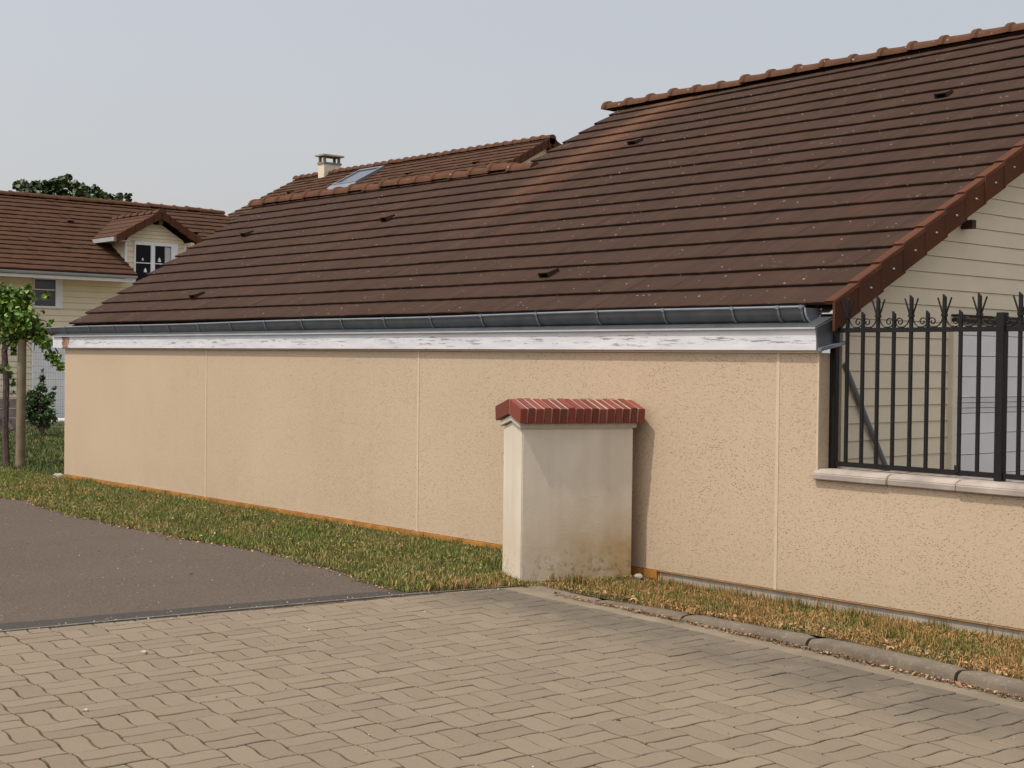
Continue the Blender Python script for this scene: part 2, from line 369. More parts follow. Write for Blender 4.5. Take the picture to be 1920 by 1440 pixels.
def tag(o, label, cat, group=None, kind=None):
    if label: o['label'] = label
    if cat: o['category'] = cat
    if group: o['group'] = group
    if kind: o['kind'] = kind
    return o
def struct(o): o['kind'] = 'structure'; return o
def npmesh(name, V, F, m, parent=None, smooth=False):
    me = bpy.data.meshes.new(name); n = len(F); k = F.shape[1]
    me.vertices.add(len(V)); me.vertices.foreach_set('co', V.astype(np.float32).ravel())
    me.loops.add(n*k); me.loops.foreach_set('vertex_index', F.astype(np.int32).ravel())
    me.polygons.add(n); me.polygons.foreach_set('loop_start', np.arange(0, n*k, k, dtype=np.int32))
    me.update(calc_edges=True); me.validate(); me.materials.append(m)
    if smooth: me.polygons.foreach_set('use_smooth', [True]*n)
    o = bpy.data.objects.new(name, me); COL.objects.link(o)
    if parent is not None: adopt(o, parent)
    return o
def noise2(x, y, s=1.0, seed=0):
    return (np.sin(x*1.7*s+seed)+np.sin(y*2.3*s+1.3*seed)+np.sin((x+y)*1.1*s+2.1*seed)+np.sin((x*.8-y*1.9)*s+.7*seed))/4

GZ = -1.71
PITCH = R_(28.5); CP, SP, TP = math.cos(PITCH), math.sin(PITCH), math.tan(PITCH)

# ------------------------------------------------------------------ ground, road, paving
b = MB(); b.face([(-600, -600, -1.80), (600, -600, -1.80), (600, 600, -1.80), (-600, 600, -1.80)], GROUND); struct(b.build('ground', fix=False))
EDGE = [(-40, -2.6), (-22, -1.95), (-16.74, -1.74), (-16.17, -1.62), (-15.3, -1.80), (-14.5, -1.87), (-13.02, -1.86), (-12.0, -1.86), (-10.9, -1.70), (-9.7, -1.80), (-8.9, -2.0), (-8.30, -2.02)]
b = MB()
b.face([(-60, -30, GZ-.004), (-10.5, -30, GZ-.004), (-12.4, -30, GZ-.004)][:2] + [(-9.35, -9, GZ-.004), (-8.67, -4.91, GZ-.004), (-8.55, -4.08, GZ-.004), (-8.42, -3.16, GZ-.004), (-8.23, -2.02, GZ-.004), (-8.25, -1.3, GZ-.004), (-60, -1.2, GZ-.004)], ASPHALT)
struct(b.build('road', fix=False))
# paving
KF = [(-8.03, -1.17), (-7.19, -1.24), (-6.32, -1.275), (-5.23, -1.36), (-4.155, -1.476), (-3.1, -1.61), (-2.0, -1.76), (-.9, -1.92), (.2, -2.09), (1.3, -2.27)]
b = MB(); zb = GZ-.009
b.face([(-12.9, -30, zb), (14, -30, zb), (14, -4.6, zb)] + [(x, y+.02, zb) for x, y in reversed(KF)] + [(-8.23, -2.05, zb), (-8.40, -3.16, zb), (-8.53, -4.08, zb), (-8.64, -4.91, zb), (-9.33, -9, zb)], PBASE)
struct(b.build('paving_bed', fix=False))
L = .272; ua = R_(-5.5); U = Vector((math.cos(ua), math.sin(ua))); V_ = Vector((math.cos(R_(84.2)), math.sin(R_(84.2)))); P0 = Vector((-4.743, -3.357))
def warp(s, t, A=.031): return P0 + U*(L*(s+A*math.sin(2*math.pi*t))) + V_*(L*(t+A*math.sin(2*math.pi*s)))
HP = [((-9.29, -9.0), (-8.61, -4.91)), ((-8.61, -4.91), (-8.03, -1.4)), ((-8.03, -1.36), (-5.5, -1.50)), ((-5.5, -1.50), (-3.1, -1.78)), ((-3.1, -1.78), (1.3, -2.45))]
def clip(poly):
    for (a, c) in HP:
        nx, ny = c[1]-a[1], -(c[0]-a[0]); l = math.hypot(nx, ny); nx /= l; ny /= l
        d = [(p[0]-a[0])*nx+(p[1]-a[1])*ny for p in poly]; o = []
        for i in range(len(poly)):
            j = (i+1) % len(poly)
            if d[i] >= 0: o.append(poly[i])
            if (d[i] >= 0) != (d[j] >= 0):
                k = d[i]/(d[i]-d[j]); o.append((poly[i][0]+(poly[j][0]-poly[i][0])*k, poly[i][1]+(poly[j][1]-poly[i][1])*k))
        poly = o
        if len(poly) < 3: return None
    return poly
def area(p): return .5*sum(p[i][0]*p[(i+1) % len(p)][1]-p[(i+1) % len(p)][0]*p[i][1] for i in range(len(p)))
pv = MB()
def block(s0, s1, t0, t1):
    g = .022; e = []; n = 6
    s0 += g; s1 -= g; t0 += g; t1 -= g
    for k in range(n): e.append((s0+(s1-s0)*k/n, t0))
    for k in range(n): e.append((s1, t0+(t1-t0)*k/n))
    for k in range(n): e.append((s1-(s1-s0)*k/n, t1))
    for k in range(n): e.append((s0, t1-(t1-t0)*k/n))
    poly = clip([tuple(warp(*q)) for q in e])
    if not poly or abs(area(poly)) < .0015: return
    cx = sum(p[0] for p in poly)/len(poly); cy = sum(p[1] for p in poly)/len(poly)
    tx, ty = random.gauss(0, .005), random.gauss(0, .005); dz = random.gauss(0, .0008)
    zt = lambda p, o: GZ+o+dz+(p[0]-cx)*tx+(p[1]-cy)*ty
    n = len(poly); B = len(pv.v); q = []
    for p in poly:
        dx, dy = cx-p[0], cy-p[1]; l = math.hypot(dx, dy) or 1; q.append((p[0]+dx/l*.004, p[1]+dy/l*.004))
    pv.v += [(*p, zt(p, -.016)) for p in poly] + [(*p, zt(p, -.0035)) for p in poly] + [(*p, zt(p, 0)) for p in q]
    for i in range(n):
        j = (i+1) % n
        pv.f += [(B+i, B+j, B+n+j, B+n+i), (B+n+i, B+n+j, B+2*n+j, B+2*n+i)]
    pv.f.append(tuple(B+2*n+i for i in range(n))); pv.mi += [0]*(2*n+1)
pv.mi_(PAVER)
for i in range(-24, 26):
    for j in range(-22, 12):
        c = warp(i+.5, j+.5)
        if c.y < -8.6 or c.x > 2.5: continue
        if (i+j) % 2 == 0: block(i, i+.5, j, j+1); block(i+.5, i+1, j, j+1)
        else: block(i, i+1, j, j+.5); block(i, i+1, j+.5, j+1)
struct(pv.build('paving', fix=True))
b = MB()   # flat concrete channel between pavers and kerb, and thin edging on the road side
E2 = [(-9.33, -9), (-8.64, -4.91), (-8.53, -4.08), (-8.40, -3.16), (-8.23, -2.05), (-8.05, -1.2)]
for a, c in zip(E2[:-1], E2[1:]):
    b.hexa([(a[0]-.035, a[1], GZ-.05), (a[0]-.005, a[1], GZ-.05), (c[0]-.005, c[1], GZ-.05), (c[0]-.035, c[1], GZ-.05),
            (a[0]-.035, a[1], GZ-.001), (a[0]-.005, a[1], GZ-.001), (c[0]-.005, c[1], GZ-.001), (c[0]-.035, c[1], GZ-.001)], EDGEC)
struct(b.build('edging_strip'))
b = MB()
for a, c in zip(KF[:-1], KF[1:]):
    b.face([(a[0], a[1]-.30, GZ-.006), (c[0], c[1]-.30, GZ-.006), (c[0], c[1]+.03, GZ-.006), (a[0], a[1]+.03, GZ-.006)], CSTRIP)
struct(b.build('concrete_channel', fix=False))

# kerb stones: rounded concrete lengths sunk into the verge, rising to the right
def kerb(i, a, c, label):
    a, c = Vector(a), Vector(c); d = (c-a).normalized(); nrm = Vector((-d.y, d.x)); a = a+d*.012; c = c-d*.012
    r = random.Random(i); bm = MB(); n = 14
    def top(x): return GZ + min(.074, max(.010, .026*(x+7.75)))
    prof = lambda zt: [(0, GZ-.08), (0.0, zt-.035), (.012, zt-.014), (.034, zt-.002), (.08, zt), (.115, zt-.006), (.125, zt-.03), (.125, GZ-.08)]
    rings = []
    for k in range(n+1):
        t = k/n; p = a+(c-a)*t; e = .012*max(0, 1-min(t, 1-t)/.03); ring = []
        for (o, z) in prof(top(p.x)-e):
            w = .0025*(r.random()-.5); q = p+nrm*(o+w+(e*.6 if o < .05 else 0)); ring.append((q.x, q.y, z+.003*(r.random()-.5)))
        rings.append(ring)
    B = 0; k_ = len(rings[0])
    for ring in rings: bm.v += ring
    for q in range(n):
        for w in range(k_-1): bm.f.append((q*k_+w, (q+1)*k_+w, (q+1)*k_+w+1, q*k_+w+1)); bm.mi.append(bm.mi_(KERB))
    bm.f.append(tuple(range(k_))); bm.f.append(tuple(n*k_+w for w in reversed(range(k_)))); bm.mi += [0, 0]
    o = bm.build('kerb_stone', smooth=True); tag(o, label, 'kerb stone', 'kerb stones along the paving')
KL = ['nearly buried grey kerb stone starting at the corner of the plaster pillar', 'low flush grey kerb stone, second one to the right of the plaster pillar',
      'grey rounded kerb stone below the right end of the concrete plinth start, third from the pillar', 'long rounded grey kerb stone with leaf litter along it, fourth from the pillar',
      'tallest rounded grey kerb stone at the right edge of the picture']
KL[2] = 'grey rounded kerb stone in the middle of the kerb row, third from the pillar'
for i, (a, c) in enumerate(zip(KF[:-1], KF[1:])):
    kerb(i, a, c, KL[i] if i < 5 else 'grey kerb stone further along the kerb row beyond the right edge')

# verge soil sheets
def sheet(name, pts_lo, pts_hi, zlo, zhi, m, nv=8, amp=.01):
    V = []; F = []; n = len(pts_lo)
    for i in range(n):
        for j in range(nv+1):
            t = j/nv; x = pts_lo[i][0]*(1-t)+pts_hi[i][0]*t; y = pts_lo[i][1]*(1-t)+pts_hi[i][1]*t
            z = zlo[i]*(1-t)+zhi[i]*t + amp*float(noise2(np.array(x), np.array(y), 3.1, 2)); V.append((x, y, z))
    for i in range(n-1):
        for j in range(nv): F.append((i*(nv+1)+j, (i+1)*(nv+1)+j, (i+1)*(nv+1)+j+1, i*(nv+1)+j+1))
    return npmesh(name, np.array(V), np.array(F), m, smooth=True)
lo = []; 
for a, c in zip(EDGE[:-1], EDGE[1:]):
    k = max(2, int(abs(c[0]-a[0])/.25))
    lo += [(a[0]+(c[0]-a[0])*i/k, a[1]+(c[1]-a[1])*i/k + .05*float(noise2(np.array(a[0]+(c[0]-a[0])*i/k), np.array(0.), 5, 1))) for i in range(k)]
lo.append(EDGE[-1])
hi = [(x, .35 if x > -18.9 else .35+min(9, (-18.9-x)*2.2)) for x, y in lo]
struct(sheet('verge_soil', lo, hi, [GZ-.001]*len(lo), [GZ+.012]*len(hi), SOIL, 12, .008))
kb = []
for a, c in zip(KF[:-1], KF[1:]):
    d = Vector((c[0]-a[0], c[1]-a[1])).normalized(); nn = Vector((-d.y, d.x))
    for i in range(8): kb.append((a[0]+(c[0]-a[0])*i/8+nn.x*.118, a[1]+(c[1]-a[1])*i/8+nn.y*.118))
kh = [(x, .35) for x, y in kb]
kz = [GZ+min(.064, max(.003, .026*(x+7.75)-.008)) for x, y in kb]
struct(sheet('right_verge_soil', kb, kh, kz, [-1.765 if x > -7.8 else -1.72 for x, y in kh], SOIL, 10, .008))
struct(sheet('pillar_foot_soil', [(-8.32, -1.9), (-8.2, -1.55), (-8.1, -1.2), (-7.92, -1.06)], [(-8.5, .3), (-8.2, .3), (-8.0, .3), (-7.85, .3)], [GZ+.002]*4, [GZ-.01]*4, SOIL, 8, .004))

# ------------------------------------------------------------------ roofs
def roof_mesh(x0f, x1f, y0, z0, s_max, gauge, tile_w, m, parent, name='roof', sgn=1, warpf=None, lip=.027, jit=.0012, axis='x', stepf=None, wave=True):
    """courses of interlocking tiles; local frame: along, s up the slope. x0f/x1f give the verge positions at slope s."""
    V = []; F = []; nc = int(math.ceil(s_max/gauge-1e-6)); r = random.Random(hash(name) % 1000 + nc)
    def P(a, s, h):
        s2 = s + (warpf(a, s) if warpf else 0)
        y = y0 + sgn*(s2*CP - h*SP); z = z0 + s2*SP + h*CP
        return (a, y, z) if axis == 'x' else (y, a, z)
    for i in range(nc):
        sa = i*gauge; sb_ = min(s_max, (i+1)*gauge)+.03
        xa, xb = x0f(sa+.02), x1f(sa+.02); off = (0 if i % 2 == 0 else .5)*tile_w
        k0 = math.floor((xa-off)/tile_w); x = k0*tile_w+off
        crs = [r.gauss(0, jit*.4) for _ in range(2)]
        while x < xb:
            a, c = max(x, xa), min(x+tile_w, xb); x += tile_w
            if c-a < .03: continue
            j1, j2 = r.gauss(0, jit), r.gauss(0, jit); ds = r.gauss(0, .0012); g = .0004; cb = .003 if wave else 0
            B = len(V); mid = (a+c)/2; a += g; c -= g
            for (aa, hh) in ((a, j1), (mid, (j1+j2)/2+cb), (c, j2)):
                ws = ds+.0035*math.sin(aa*2.1+i*1.7)+.0025*math.sin(aa*5.3+i)
                V += [P(aa, sa+ws+.016, hh*.3), P(aa, sa+ws-.001, lip+hh), P(aa, sa+ws+.010, lip+hh+.004), P(aa, sb_, hh*.3+.004)]
            for q in range(2):
                for w in range(3): F.append((B+q*4+w, B+(q+1)*4+w, B+(q+1)*4+w+1, B+q*4+w+1))
            # verge cheek closing the end of a course
            if a-xa < .02 or xb-c < .02:
                o = 0 if a-xa < .02 else 8
                B2 = len(V); V += [V[B+o], V[B+o+1], V[B+o+2], V[B+o+3]]
                F.append((B2, B2+1, B2+2, B2+3))
    return npmesh(name, np.array(V), np.array(F), m, parent)
def ridge(p0, p1, step, r, m, parent, name='ridge_tiles', collar=.026):
    """half-round ridge tiles lapped end to end"""
    p0, p1 = Vector(p0), Vector(p1); d = p1-p0; Lg = d.length; d.normalize(); sd = d.cross(Vector((0, 0, 1))).normalized(); up = sd.cross(d)
    n = max(1, round(Lg/step)); st_ = Lg/n; bm = MB(); k = 9; rr = random.Random(n)
    for i in range(n):
        a = p0+d*(st_*i); j = Vector((0, 0, rr.gauss(0, .006)))
        rings = [(-.02, r+collar), (.035, r+collar), (.055, r+.003), (st_*.6, r-.006), (st_+.02, r-.008)]
        B = len(bm.v); ty = rr.gauss(0, .004)
        for (t, R2) in rings:
            c = a+d*t+j+sd*ty*(t/st_)
            for w in range(k):
                an = math.pi*(w/(k-1)); bm.v.append(tuple(c+sd*(math.cos(an)*R2*1.12)+up*(math.sin(an)*R2-.02)))
        for q in range(len(rings)-1):
            for w in range(k-1): bm.f.append((B+q*k+w, B+q*k+w+1, B+(q+1)*k+w+1, B+(q+1)*k+w)); bm.mi.append(bm.mi_(m))
        bm.f.append(tuple(B+w for w in range(k))); bm.mi.append(0)
        e = B+(len(rings)-1)*k; bm.f.append(tuple(e+w for w in range(k))); bm.mi.append(0)
    return bm.build(name, parent, smooth=True)
def vent(p, parent, m, sgn=1, axis='x', k=1.0, w=.075):
    """small hooded vent tile"""
    x, y, z = p; bm = MB()
    def P(a, s, h):
        q = (sgn*(s*CP-h*SP), s*SP+h*CP); return (x+a, y+q[0], z+q[1]) if axis == 'x' else (x+q[0], y+a, z+q[1])
    w *= k*.85; h = .062*k; l = .17*k; th = .012
    bm.hexa([P(-w, 0, h-th), P(w, 0, h-th), P(w*.6, l, .015), P(-w*.6, l, .015), P(-w, 0, h), P(w, 0, h), P(w*.6, l, .03), P(-w*.6, l, .03)], m)
    for sg in (-1, 1):
        bm.hexa([P(sg*w-.006, 0, 0), P(sg*w+.006, 0, 0), P(sg*w*.6+.006, l, 0), P(sg*w*.6-.006, l, 0), P(sg*w-.006, 0, h-.002), P(sg*w+.006, 0, h-.002), P(sg*w*.6+.006, l, .018), P(sg*w*.6-.006, l, .018)], m)
    bm.face([P(-w, .02, 0), P(w, .02, 0), P(w, .02, h-.004), P(-w, .02, h-.004)], BLACK)  # black face painted as the shade inside the open vent mouth
    return bm.build('roof_vent', parent)

# ================================================================== MAIN HOUSE
H = thing('long_house', 'long low house with beige rendered wall and big brown tiled roof with stepped ridge', 'house', (-12, 2, GZ))
XL, XR = -18.905, -6.175
GA = .3205
EY, EZ = .10, .415
def left_x(s): return -18.98 - .307*s
S1, S2 = 4.275, 6.35
def warpf(a, s): return .35*max(0, min(1, (s-4.15)/2.28))*max(0, (a+13.98))/6.0
VX = -6.134
roof_lo = roof_mesh(lambda s: left_x(s) if s < S1-.05 else -13.79, lambda s: VX, EY, EZ, S2, GA, .245, TILE, H, 'roof', warpf=warpf)
# back slopes (seen only from other sides)
b = MB()
ry1, rz1 = EY+S1*CP, EZ+S1*SP; ry2, rz2 = EY+(S2+.12)*CP, EZ+(S2+.12)*SP
b.face([(-20.29, ry1, rz1), (-13.79, ry1, rz1), (-13.79, ry1+4, rz1-4*TP), (-20.29, ry1+4, rz1-4*TP)], TILE)
b.face([(-13.79, ry2, rz2-.02), (VX, ry2, rz2+.1), (VX, ry2+5, rz2+.1-5*TP), (-13.79, ry2+5, rz2-.02-5*TP)], TILE)
b.build('back_roof', H, fix=False)
b = MB()   # underside boarding
b.face([(-18.98, EY+.02, EZ-.05), (VX-.05, EY+.02, EZ-.05), (VX-.05, ry2, rz2-.06), (-13.79, ry2, rz2-.09), (-13.79, ry1, rz1-.05), (-20.2, ry1, rz1-.05)], DARKWOOD)
b.build('soffit_boards', H, fix=False)
ridge((-20.32, ry1, rz1+.03), (-13.5, ry1, rz1+.02), .40, .098, RIDGE, roof_lo)
ridge((-14.02, EY+S2*CP, EZ+S2*SP+.04), (VX, EY+(S2+.355)*CP, EZ+(S2+.355)*SP+.04), .40, .098, RIDGE, roof_lo)
for (x, s) in ((-14.94, 2.78), (-18.48, 2.80), (-16.47, .62), (-9.85, .69), (-12.01, 4.54), (-7.83, 4.59)):
    vent((x, EY+s*CP, EZ+s*SP+.02), roof_lo, TILE)
# step between the two ridges: gable triangle in siding
b = MB()
b.prism([(-13.77, ry1-.3, rz1-.35), (-13.77, ry2, rz2-.14), (-13.77, ry2+3.5, rz2-.14-3.5*TP), (-13.77, ry1+2, rz1-1.4)], (.08, 0, 0), SIDING); b.build('step_gable', H)
# verge tiles on the right gable
vt = MB()
n = int(S2/GA)+1
for i in range(n):
    sa, sb_ = i*GA, (i+1)*GA+.02
    wa = warpf(VX, sa); wb = warpf(VX, sb_)
    def P(s, h, x, dz=0): return (x, EY+s*CP-h*SP, EZ+s*SP+h*CP+dz)
    sa += wa; sb_ += wb; o = .003*(i % 2); j = random.gauss(0, .004)
    x0, x1 = VX-.06, VX+.035+j
    vt.hexa([P(sa-.012, .016, x0), P(sa-.012, .016, x1), P(sb_, .000, x1), P(sb_, .000, x0), P(sa-.012, .044, x0+.008), P(sa-.012, .044, x1-.006), P(sb_, .026, x1-.006), P(sb_, .026, x0+.008)], VERGE)
    lo_, hi_ = (sa-.012), sb_
    D_ = .205
    vt.hexa([P(lo_, .031, x1-.02, -D_), P(lo_, .031, x1, -D_), P(hi_, .012, x1-.006, -D_), P(hi_, .012, x1-.026, -D_), P(lo_, .036, x1-.02), P(lo_, .036, x1), P(hi_, .018, x1-.006), P(hi_, .018, x1-.026)], VERGE)
vo = vt.build('verge_tiles', H, bevel=0)
for i in range(n):
    s = (i+.42)*GA; s += warpf(VX, s); q = Vector((VX+.034, EY+s*CP, EZ+s*SP-.075))
    b = MB(); b.tube([q, q+Vector((.012, 0, 0))], .008, ZINC_W, 6); b.build('verge_nail', vo, fix=False)
b = MB()   # left verge: thin edge under the last tiles
b.prism([(left_x(0)+.02, EY, EZ-.03), (left_x(S1)+.02, ry1, rz1-.03), (left_x(S1)+.06, ry1, rz1-.12), (left_x(0)+.06, EY, EZ-.12)], (.04, .01, 0), DARKWOOD); b.build('barge_board', H)
# walls ------------------------------------------------------
ZB, ZT, ZS = -1.66, .075, -.825
w = MB()
L_ = [(XL, 0, ZB), (3.2, 0, ZB), (3.2, 0, ZS), (XR, 0, ZS), (XR, 0, ZT), (XL, 0, ZT)]
w.prism(L_, (0, .22, 0), RENDER)
wall = w.build('rendered_wall', H, bevel=.006)
for x in (-14.95, -10.85, -6.535):
    b = MB(); b.box(x-.014, -.004, ZB+.002, x+.014, .05, ZT-.002, JOINT); b.build('expansion_joint', wall)
b = MB(); b.box(XR-.012, -.003, ZS+.01, XR+.004, .012, ZT-.004, JOINT); b.build('corner_bead', wall)
b = MB(); b.box(XL-.01, .014, -1.95, 3.2, .20, ZB+.001, CONCRETE); b.build('concrete_plinth', wall)
b = MB(); b.box(XL, -.020, ZB-.062, -7.70, .013, ZB-.001, ORANGE); b.build('starter_batten', wall)
b = MB(); b.box(-7.70, -.003, ZB-.005, 3.2, .013, ZB-.001, LIP); b.build('drip_lip', wall)
# end walls and gable
b = MB(); b.prism([(XL+.01, .22, -1.9), (XL+.01, 7, -1.9), (XL+.01, 7, .3), (XL+.01, ry1, rz1-.2), (XL+.01, .22, .32)], (.1, 0, 0), RENDER); b.build('end_wall', H)
GX = -6.35
g = MB(); gy = .55; p = .1318; zz = -1.9; k = 0
ridge_y = EY+(S2+.34)*CP; ridge_z = EZ+(S2+.34)*SP
while zz < ridge_z-.3:       # shiplap boards, each tilted a little
    z1 = zz+p
    ya = max(gy, EY+(z1-EZ+.10)/TP+.02); yb = 2*ridge_y-ya
    g.hexa([(GX-.03, ya, zz+.003), (GX+.013, ya, zz+.003), (GX+.013, yb, zz+.003), (GX-.03, yb, zz+.003), (GX-.03, ya, z1), (GX+.003, ya, z1), (GX+.003, yb, z1), (GX-.03, yb, z1)], SIDING)
    zz = z1; k += 1
g.prism([(GX-.06, .55, -1.9), (GX-.06, .55, EZ+.1), (GX-.06, ridge_y, ridge_z-.2), (GX-.06, 2*ridge_y-.55, EZ+.1), (GX-.06, 2*ridge_y-.55, -1.9)], (.029, 0, 0), DARKWOOD)  # backing added to stop light leaks; its dark colour stands in for gap shade
gw = g.build('gable_wall', H)
b = MB(); b.box(GX-.05, .486, -1.9, GX+.022, .552, .50, TRIM); b.build('corner_trim', H)
b = MB(); b.box(GX-.2, 2.09, 1.11, -6.24, 2.15, 1.18, DARKWOOD); b.build('purlin_end', H)
# shutter door on the gable
sd = MB(); y0, y1 = 1.99, 4.6; z = -1.75; i = 0
while z < .33:
    ph = .168 if (i % 4) else .043
    hgt = .043 if (-.49 < z < -.28) else .17
    z1 = min(z+hgt, .33)
    sd.hexa([(GX+.01, y0, z), (GX+.042, y0, z), (GX+.042, y1, z), (GX+.01, y1, z), (GX+.01, y0, z1-.006), (GX+.05, y0, z1-.006), (GX+.05, y1, z1-.006), (GX+.01, y1, z1-.006)], SHUTTER)
    z = z1; i += 1
sh = sd.build('roller_shutter', H)
for a in (1.93, 4.6):
    b = MB(); b.box(GX+.0, a, -1.8, GX+.058, a+.06, .35, TRIM); b.build('side_frame', sh)
b = MB(); b.box(GX+.0, 1.97, .350, GX+.065, 4.64, .378, IRON); b.box(GX+.0, 1.97, .398, GX+.072, 4.64, .412, IRON); b.build('header', sh)
# eaves ------------------------------------------------------
b = MB(); b.box(-19.19, -.05, .094, -6.165, -.012, .252, FASCIA); fb = b.build('fascia_board', H)
b = MB(); b.box(-18.95, -.02, .076, -6.165, .02, .0935, JOINT); b.build('lower_bead', fb)
b = MB(); b.hexa([(-19.17, -.068, .252), (-6.16, -.068, .252), (-6.16, .20, .255), (-19.17, .20, .255), (-19.17, -.068, .262), (-6.16, -.068, .262), (-6.16, .20, .36), (-19.17, .20, .36)], ZINC)
b.hexa([(-19.17, -.074, .244), (-6.16, -.074, .244), (-6.16, -.066, .244), (-19.17, -.066, .244), (-19.17, -.074, .258), (-6.16, -.074, .258), (-6.16, -.066, .258), (-19.17, -.066, .258)], ZINC_W)
b.build('eaves_flashing', H)
gt = MB(); n = 15; x0, x1 = -19.45, -6.29; r = .096; cy = .066
def gz(x): return .366 + .036*(x-x0)/(x1-x0) + .004*math.sin(x*1.3)
prof = [(math.cos(math.pi+math.pi*k/n)*r, math.sin(math.pi+math.pi*k/n)*r*1.12) for k in range(n+1)]
xs = np.linspace(x0, x1, 60)
for x in xs:
    for (y, z) in prof: gt.v.append((x, cy+y, gz(x)+z))
    for (y, z) in reversed(prof): gt.v.append((x, cy+y*.96, gz(x)+z*.96))
kk = 2*(n+1)
for i in range(len(xs)-1):
    for w_ in range(kk):
        j = (w_+1) % kk; gt.f.append((i*kk+w_, i*kk+j, (i+1)*kk+j, (i+1)*kk+w_)); gt.mi.append(gt.mi_(ZINC))
gt.f.append(tuple(w_ for w_ in range(n+1))); gt.mi.append(0)
e_ = (len(xs)-1)*kk; gt.f.append(tuple(e_+w_ for w_ in range(n+1))); gt.mi.append(gt.mi_(ZINC2))
gt.tube([(x, cy-r-.003, gz(x)+.006) for x in xs], .0105, ZINC2, 8)
gut = gt.build('gutter', H, smooth=True)
bx = [-6.31, -6.52, -6.95] + [-7.65-.745*i for i in range(16)] + [-19.3]
for x in bx:
    b = MB(); pr = []
    for k in range(11):
        a = math.pi*.96+math.pi*.60*k/10; pr.append((x, cy+math.cos(a)*(r+.004), gz(x)+math.sin(a)*(r*1.12+.004)))
    for q0, q1 in zip(pr[:-1], pr[1:]):
        u = Vector((.010, 0, 0)); o = Vector((0, q0[1]-cy, q0[2]-gz(x))).normalized()*.004
        b.hexa([Vector(q0)-u, Vector(q0)+u, Vector(q1)+u, Vector(q1)-u, Vector(q0)-u+o, Vector(q0)+u+o, Vector(q1)+u+o, Vector(q1)-u+o], ZINC2)
    b.box(x-.013, cy-r-.017, gz(x)-.006, x+.013, cy-r+.02, gz(x)+.020, ZINC2)
    b.build('gutter_bracket', gut)
b = MB()
b.tube([(-6.286+.004, cy+math.cos(math.pi+math.pi*k/12)*r, gz(-6.29)+math.sin(math.pi+math.pi*k/12)*r*1.12) for k in range(13)], .007, ZINC_W, 6)
b.build('gutter_end_bead', gut)
# right-hand end of the eaves: folded zinc cheek closing the cladding
b = MB()
b.prism([(-6.160, -.070, .254), (-6.160, -.048, .098), (-6.160, .24, .15), (-6.160, .24, .36)], (.012, 0, 0), ZINC)
b.prism([(-6.148, -.055, .085), (-6.148, -.055, .110), (-6.148, .24, .165), (-6.148, .24, .140)], (.03, 0, 0), ZINC2)
b.build('eaves_end_cap', H)
# coping stones of the low wall
cx_ = [XR-.018, -5.577, -5.05, -4.54, -4.02, -3.5, -2.98, -2.46, -1.94, -1.42, -.9, -.38, .14, .66, 1.18, 1.7, 2.22, 2.74, 3.24]
for i, (a, c) in enumerate(zip(cx_[:-1], cx_[1:])):
    b = MB(); j = random.uniform(-.006, .006)
    a2 = a+.0015; c2 = c-.0015
    b.prism([(a2, -.035+j, ZS+.002), (a2, .26, ZS+.002), (a2, .26, ZS+.075), (a2, .02, ZS+.075), (a2, -.02+j, ZS+.062), (a2, -.035+j, ZS+.045)], (c2-a2, 0, 0), COPING)
    b.build('coping_stone', wall, bevel=.006)

# ================================================================== IRON FENCE
FN = thing('iron_fence', 'black wrought iron fence with spear tips and scrolls standing on the low wall', 'fence', (-5.5, .15, ZS+.077))
FY = .15; RZ, BZ = .238, -.715
for x, h_, wd in ((-6.150, .30, .025), (-4.845, .345, .029), (-3.50, .345, .029), (-2.15, .345, .029), (-.8, .345, .029), (.55, .345, .029)):
    b = MB(); b.box(x-wd, FY-wd, ZS+.0765, x+wd, FY+wd, h_, IRON); b.build('post', FN, bevel=.003)
def seg(x0, x1):
    for z, hh in ((RZ, .016), (BZ, .017)):
        b = MB(); b.box(x0, FY-.013, z-hh, x1, FY+.013, z+hh, IRON); b.build('rail', FN)
seg(-6.125, -4.874); seg(-4.816, -3.529); seg(-3.471, -2.179); seg(-2.121, -.829); seg(-.771, .521)
def spiral(cx, cz, r0, turns, start, sgn, n=26):
    return [(cx+sgn*math.cos(start+2*math.pi*turns*t)*r0*(1-.78*t), FY, cz+math.sin(start+2*math.pi*turns*t)*r0*(1-.78*t)) for t in np.linspace(0, 1, n)]
def picket(x, tall):
    b = MB(); t = .0105; top = .475 if tall else .368
    b.hexa([(x-t, FY-t, BZ), (x+t, FY-t, BZ), (x+t, FY+t, BZ), (x-t, FY+t, BZ), (x-t, FY-t, top), (x+t, FY-t, top-.020), (x+t, FY+t, top-.020), (x-t, FY+t, top)], IRON)
    if tall:
        for sg in (-1, 1):
            a = Vector((x+sg*.010, FY, .335)); c = Vector((x+sg*.052, FY, .452))
            b.tube([a, c], [.0065, .0055], IRON, 6)
        b.box(x-.017, FY-.016, .325, x+.017, FY+.016, .343, IRON)
    o = b.build('picket', FN)
    # scrolls springing from the collar / rail to both sides
    for sg in (-1, 1):
        b = MB()
        if tall:
            arc = [(x+sg*(.010+.088*math.sin(u)*.62), FY, .335-.082*(1-math.cos(u))*.95) for u in np.linspace(0, 1.35, 8)]
            end = arc[-1]
            sp_ = spiral(x+sg*.098, .297, .034, 1.45, -2.1, sg)
            arc = [(x+sg*.012, FY, .335), (x+sg*.018, FY, .30), (x+sg*.034, FY, .274), (x+sg*.055, FY, .259), (x+sg*.076, FY, .257)]
            sp_ = spiral(x+sg*.090, .293, .036, 1.4, -1.75, sg)
            b.tube(arc+sp_[1:], .0048, IRON, 5)
            b.build('scroll', FN, fix=False)
    return o
xs_ = [-6.043, -5.913, -5.79, -5.66, -5.524, -5.395, -5.269, -5.145, -5.009, -4.718, -4.585, -4.452, -4.319, -4.186, -4.053, -3.92, -3.787, -3.654]
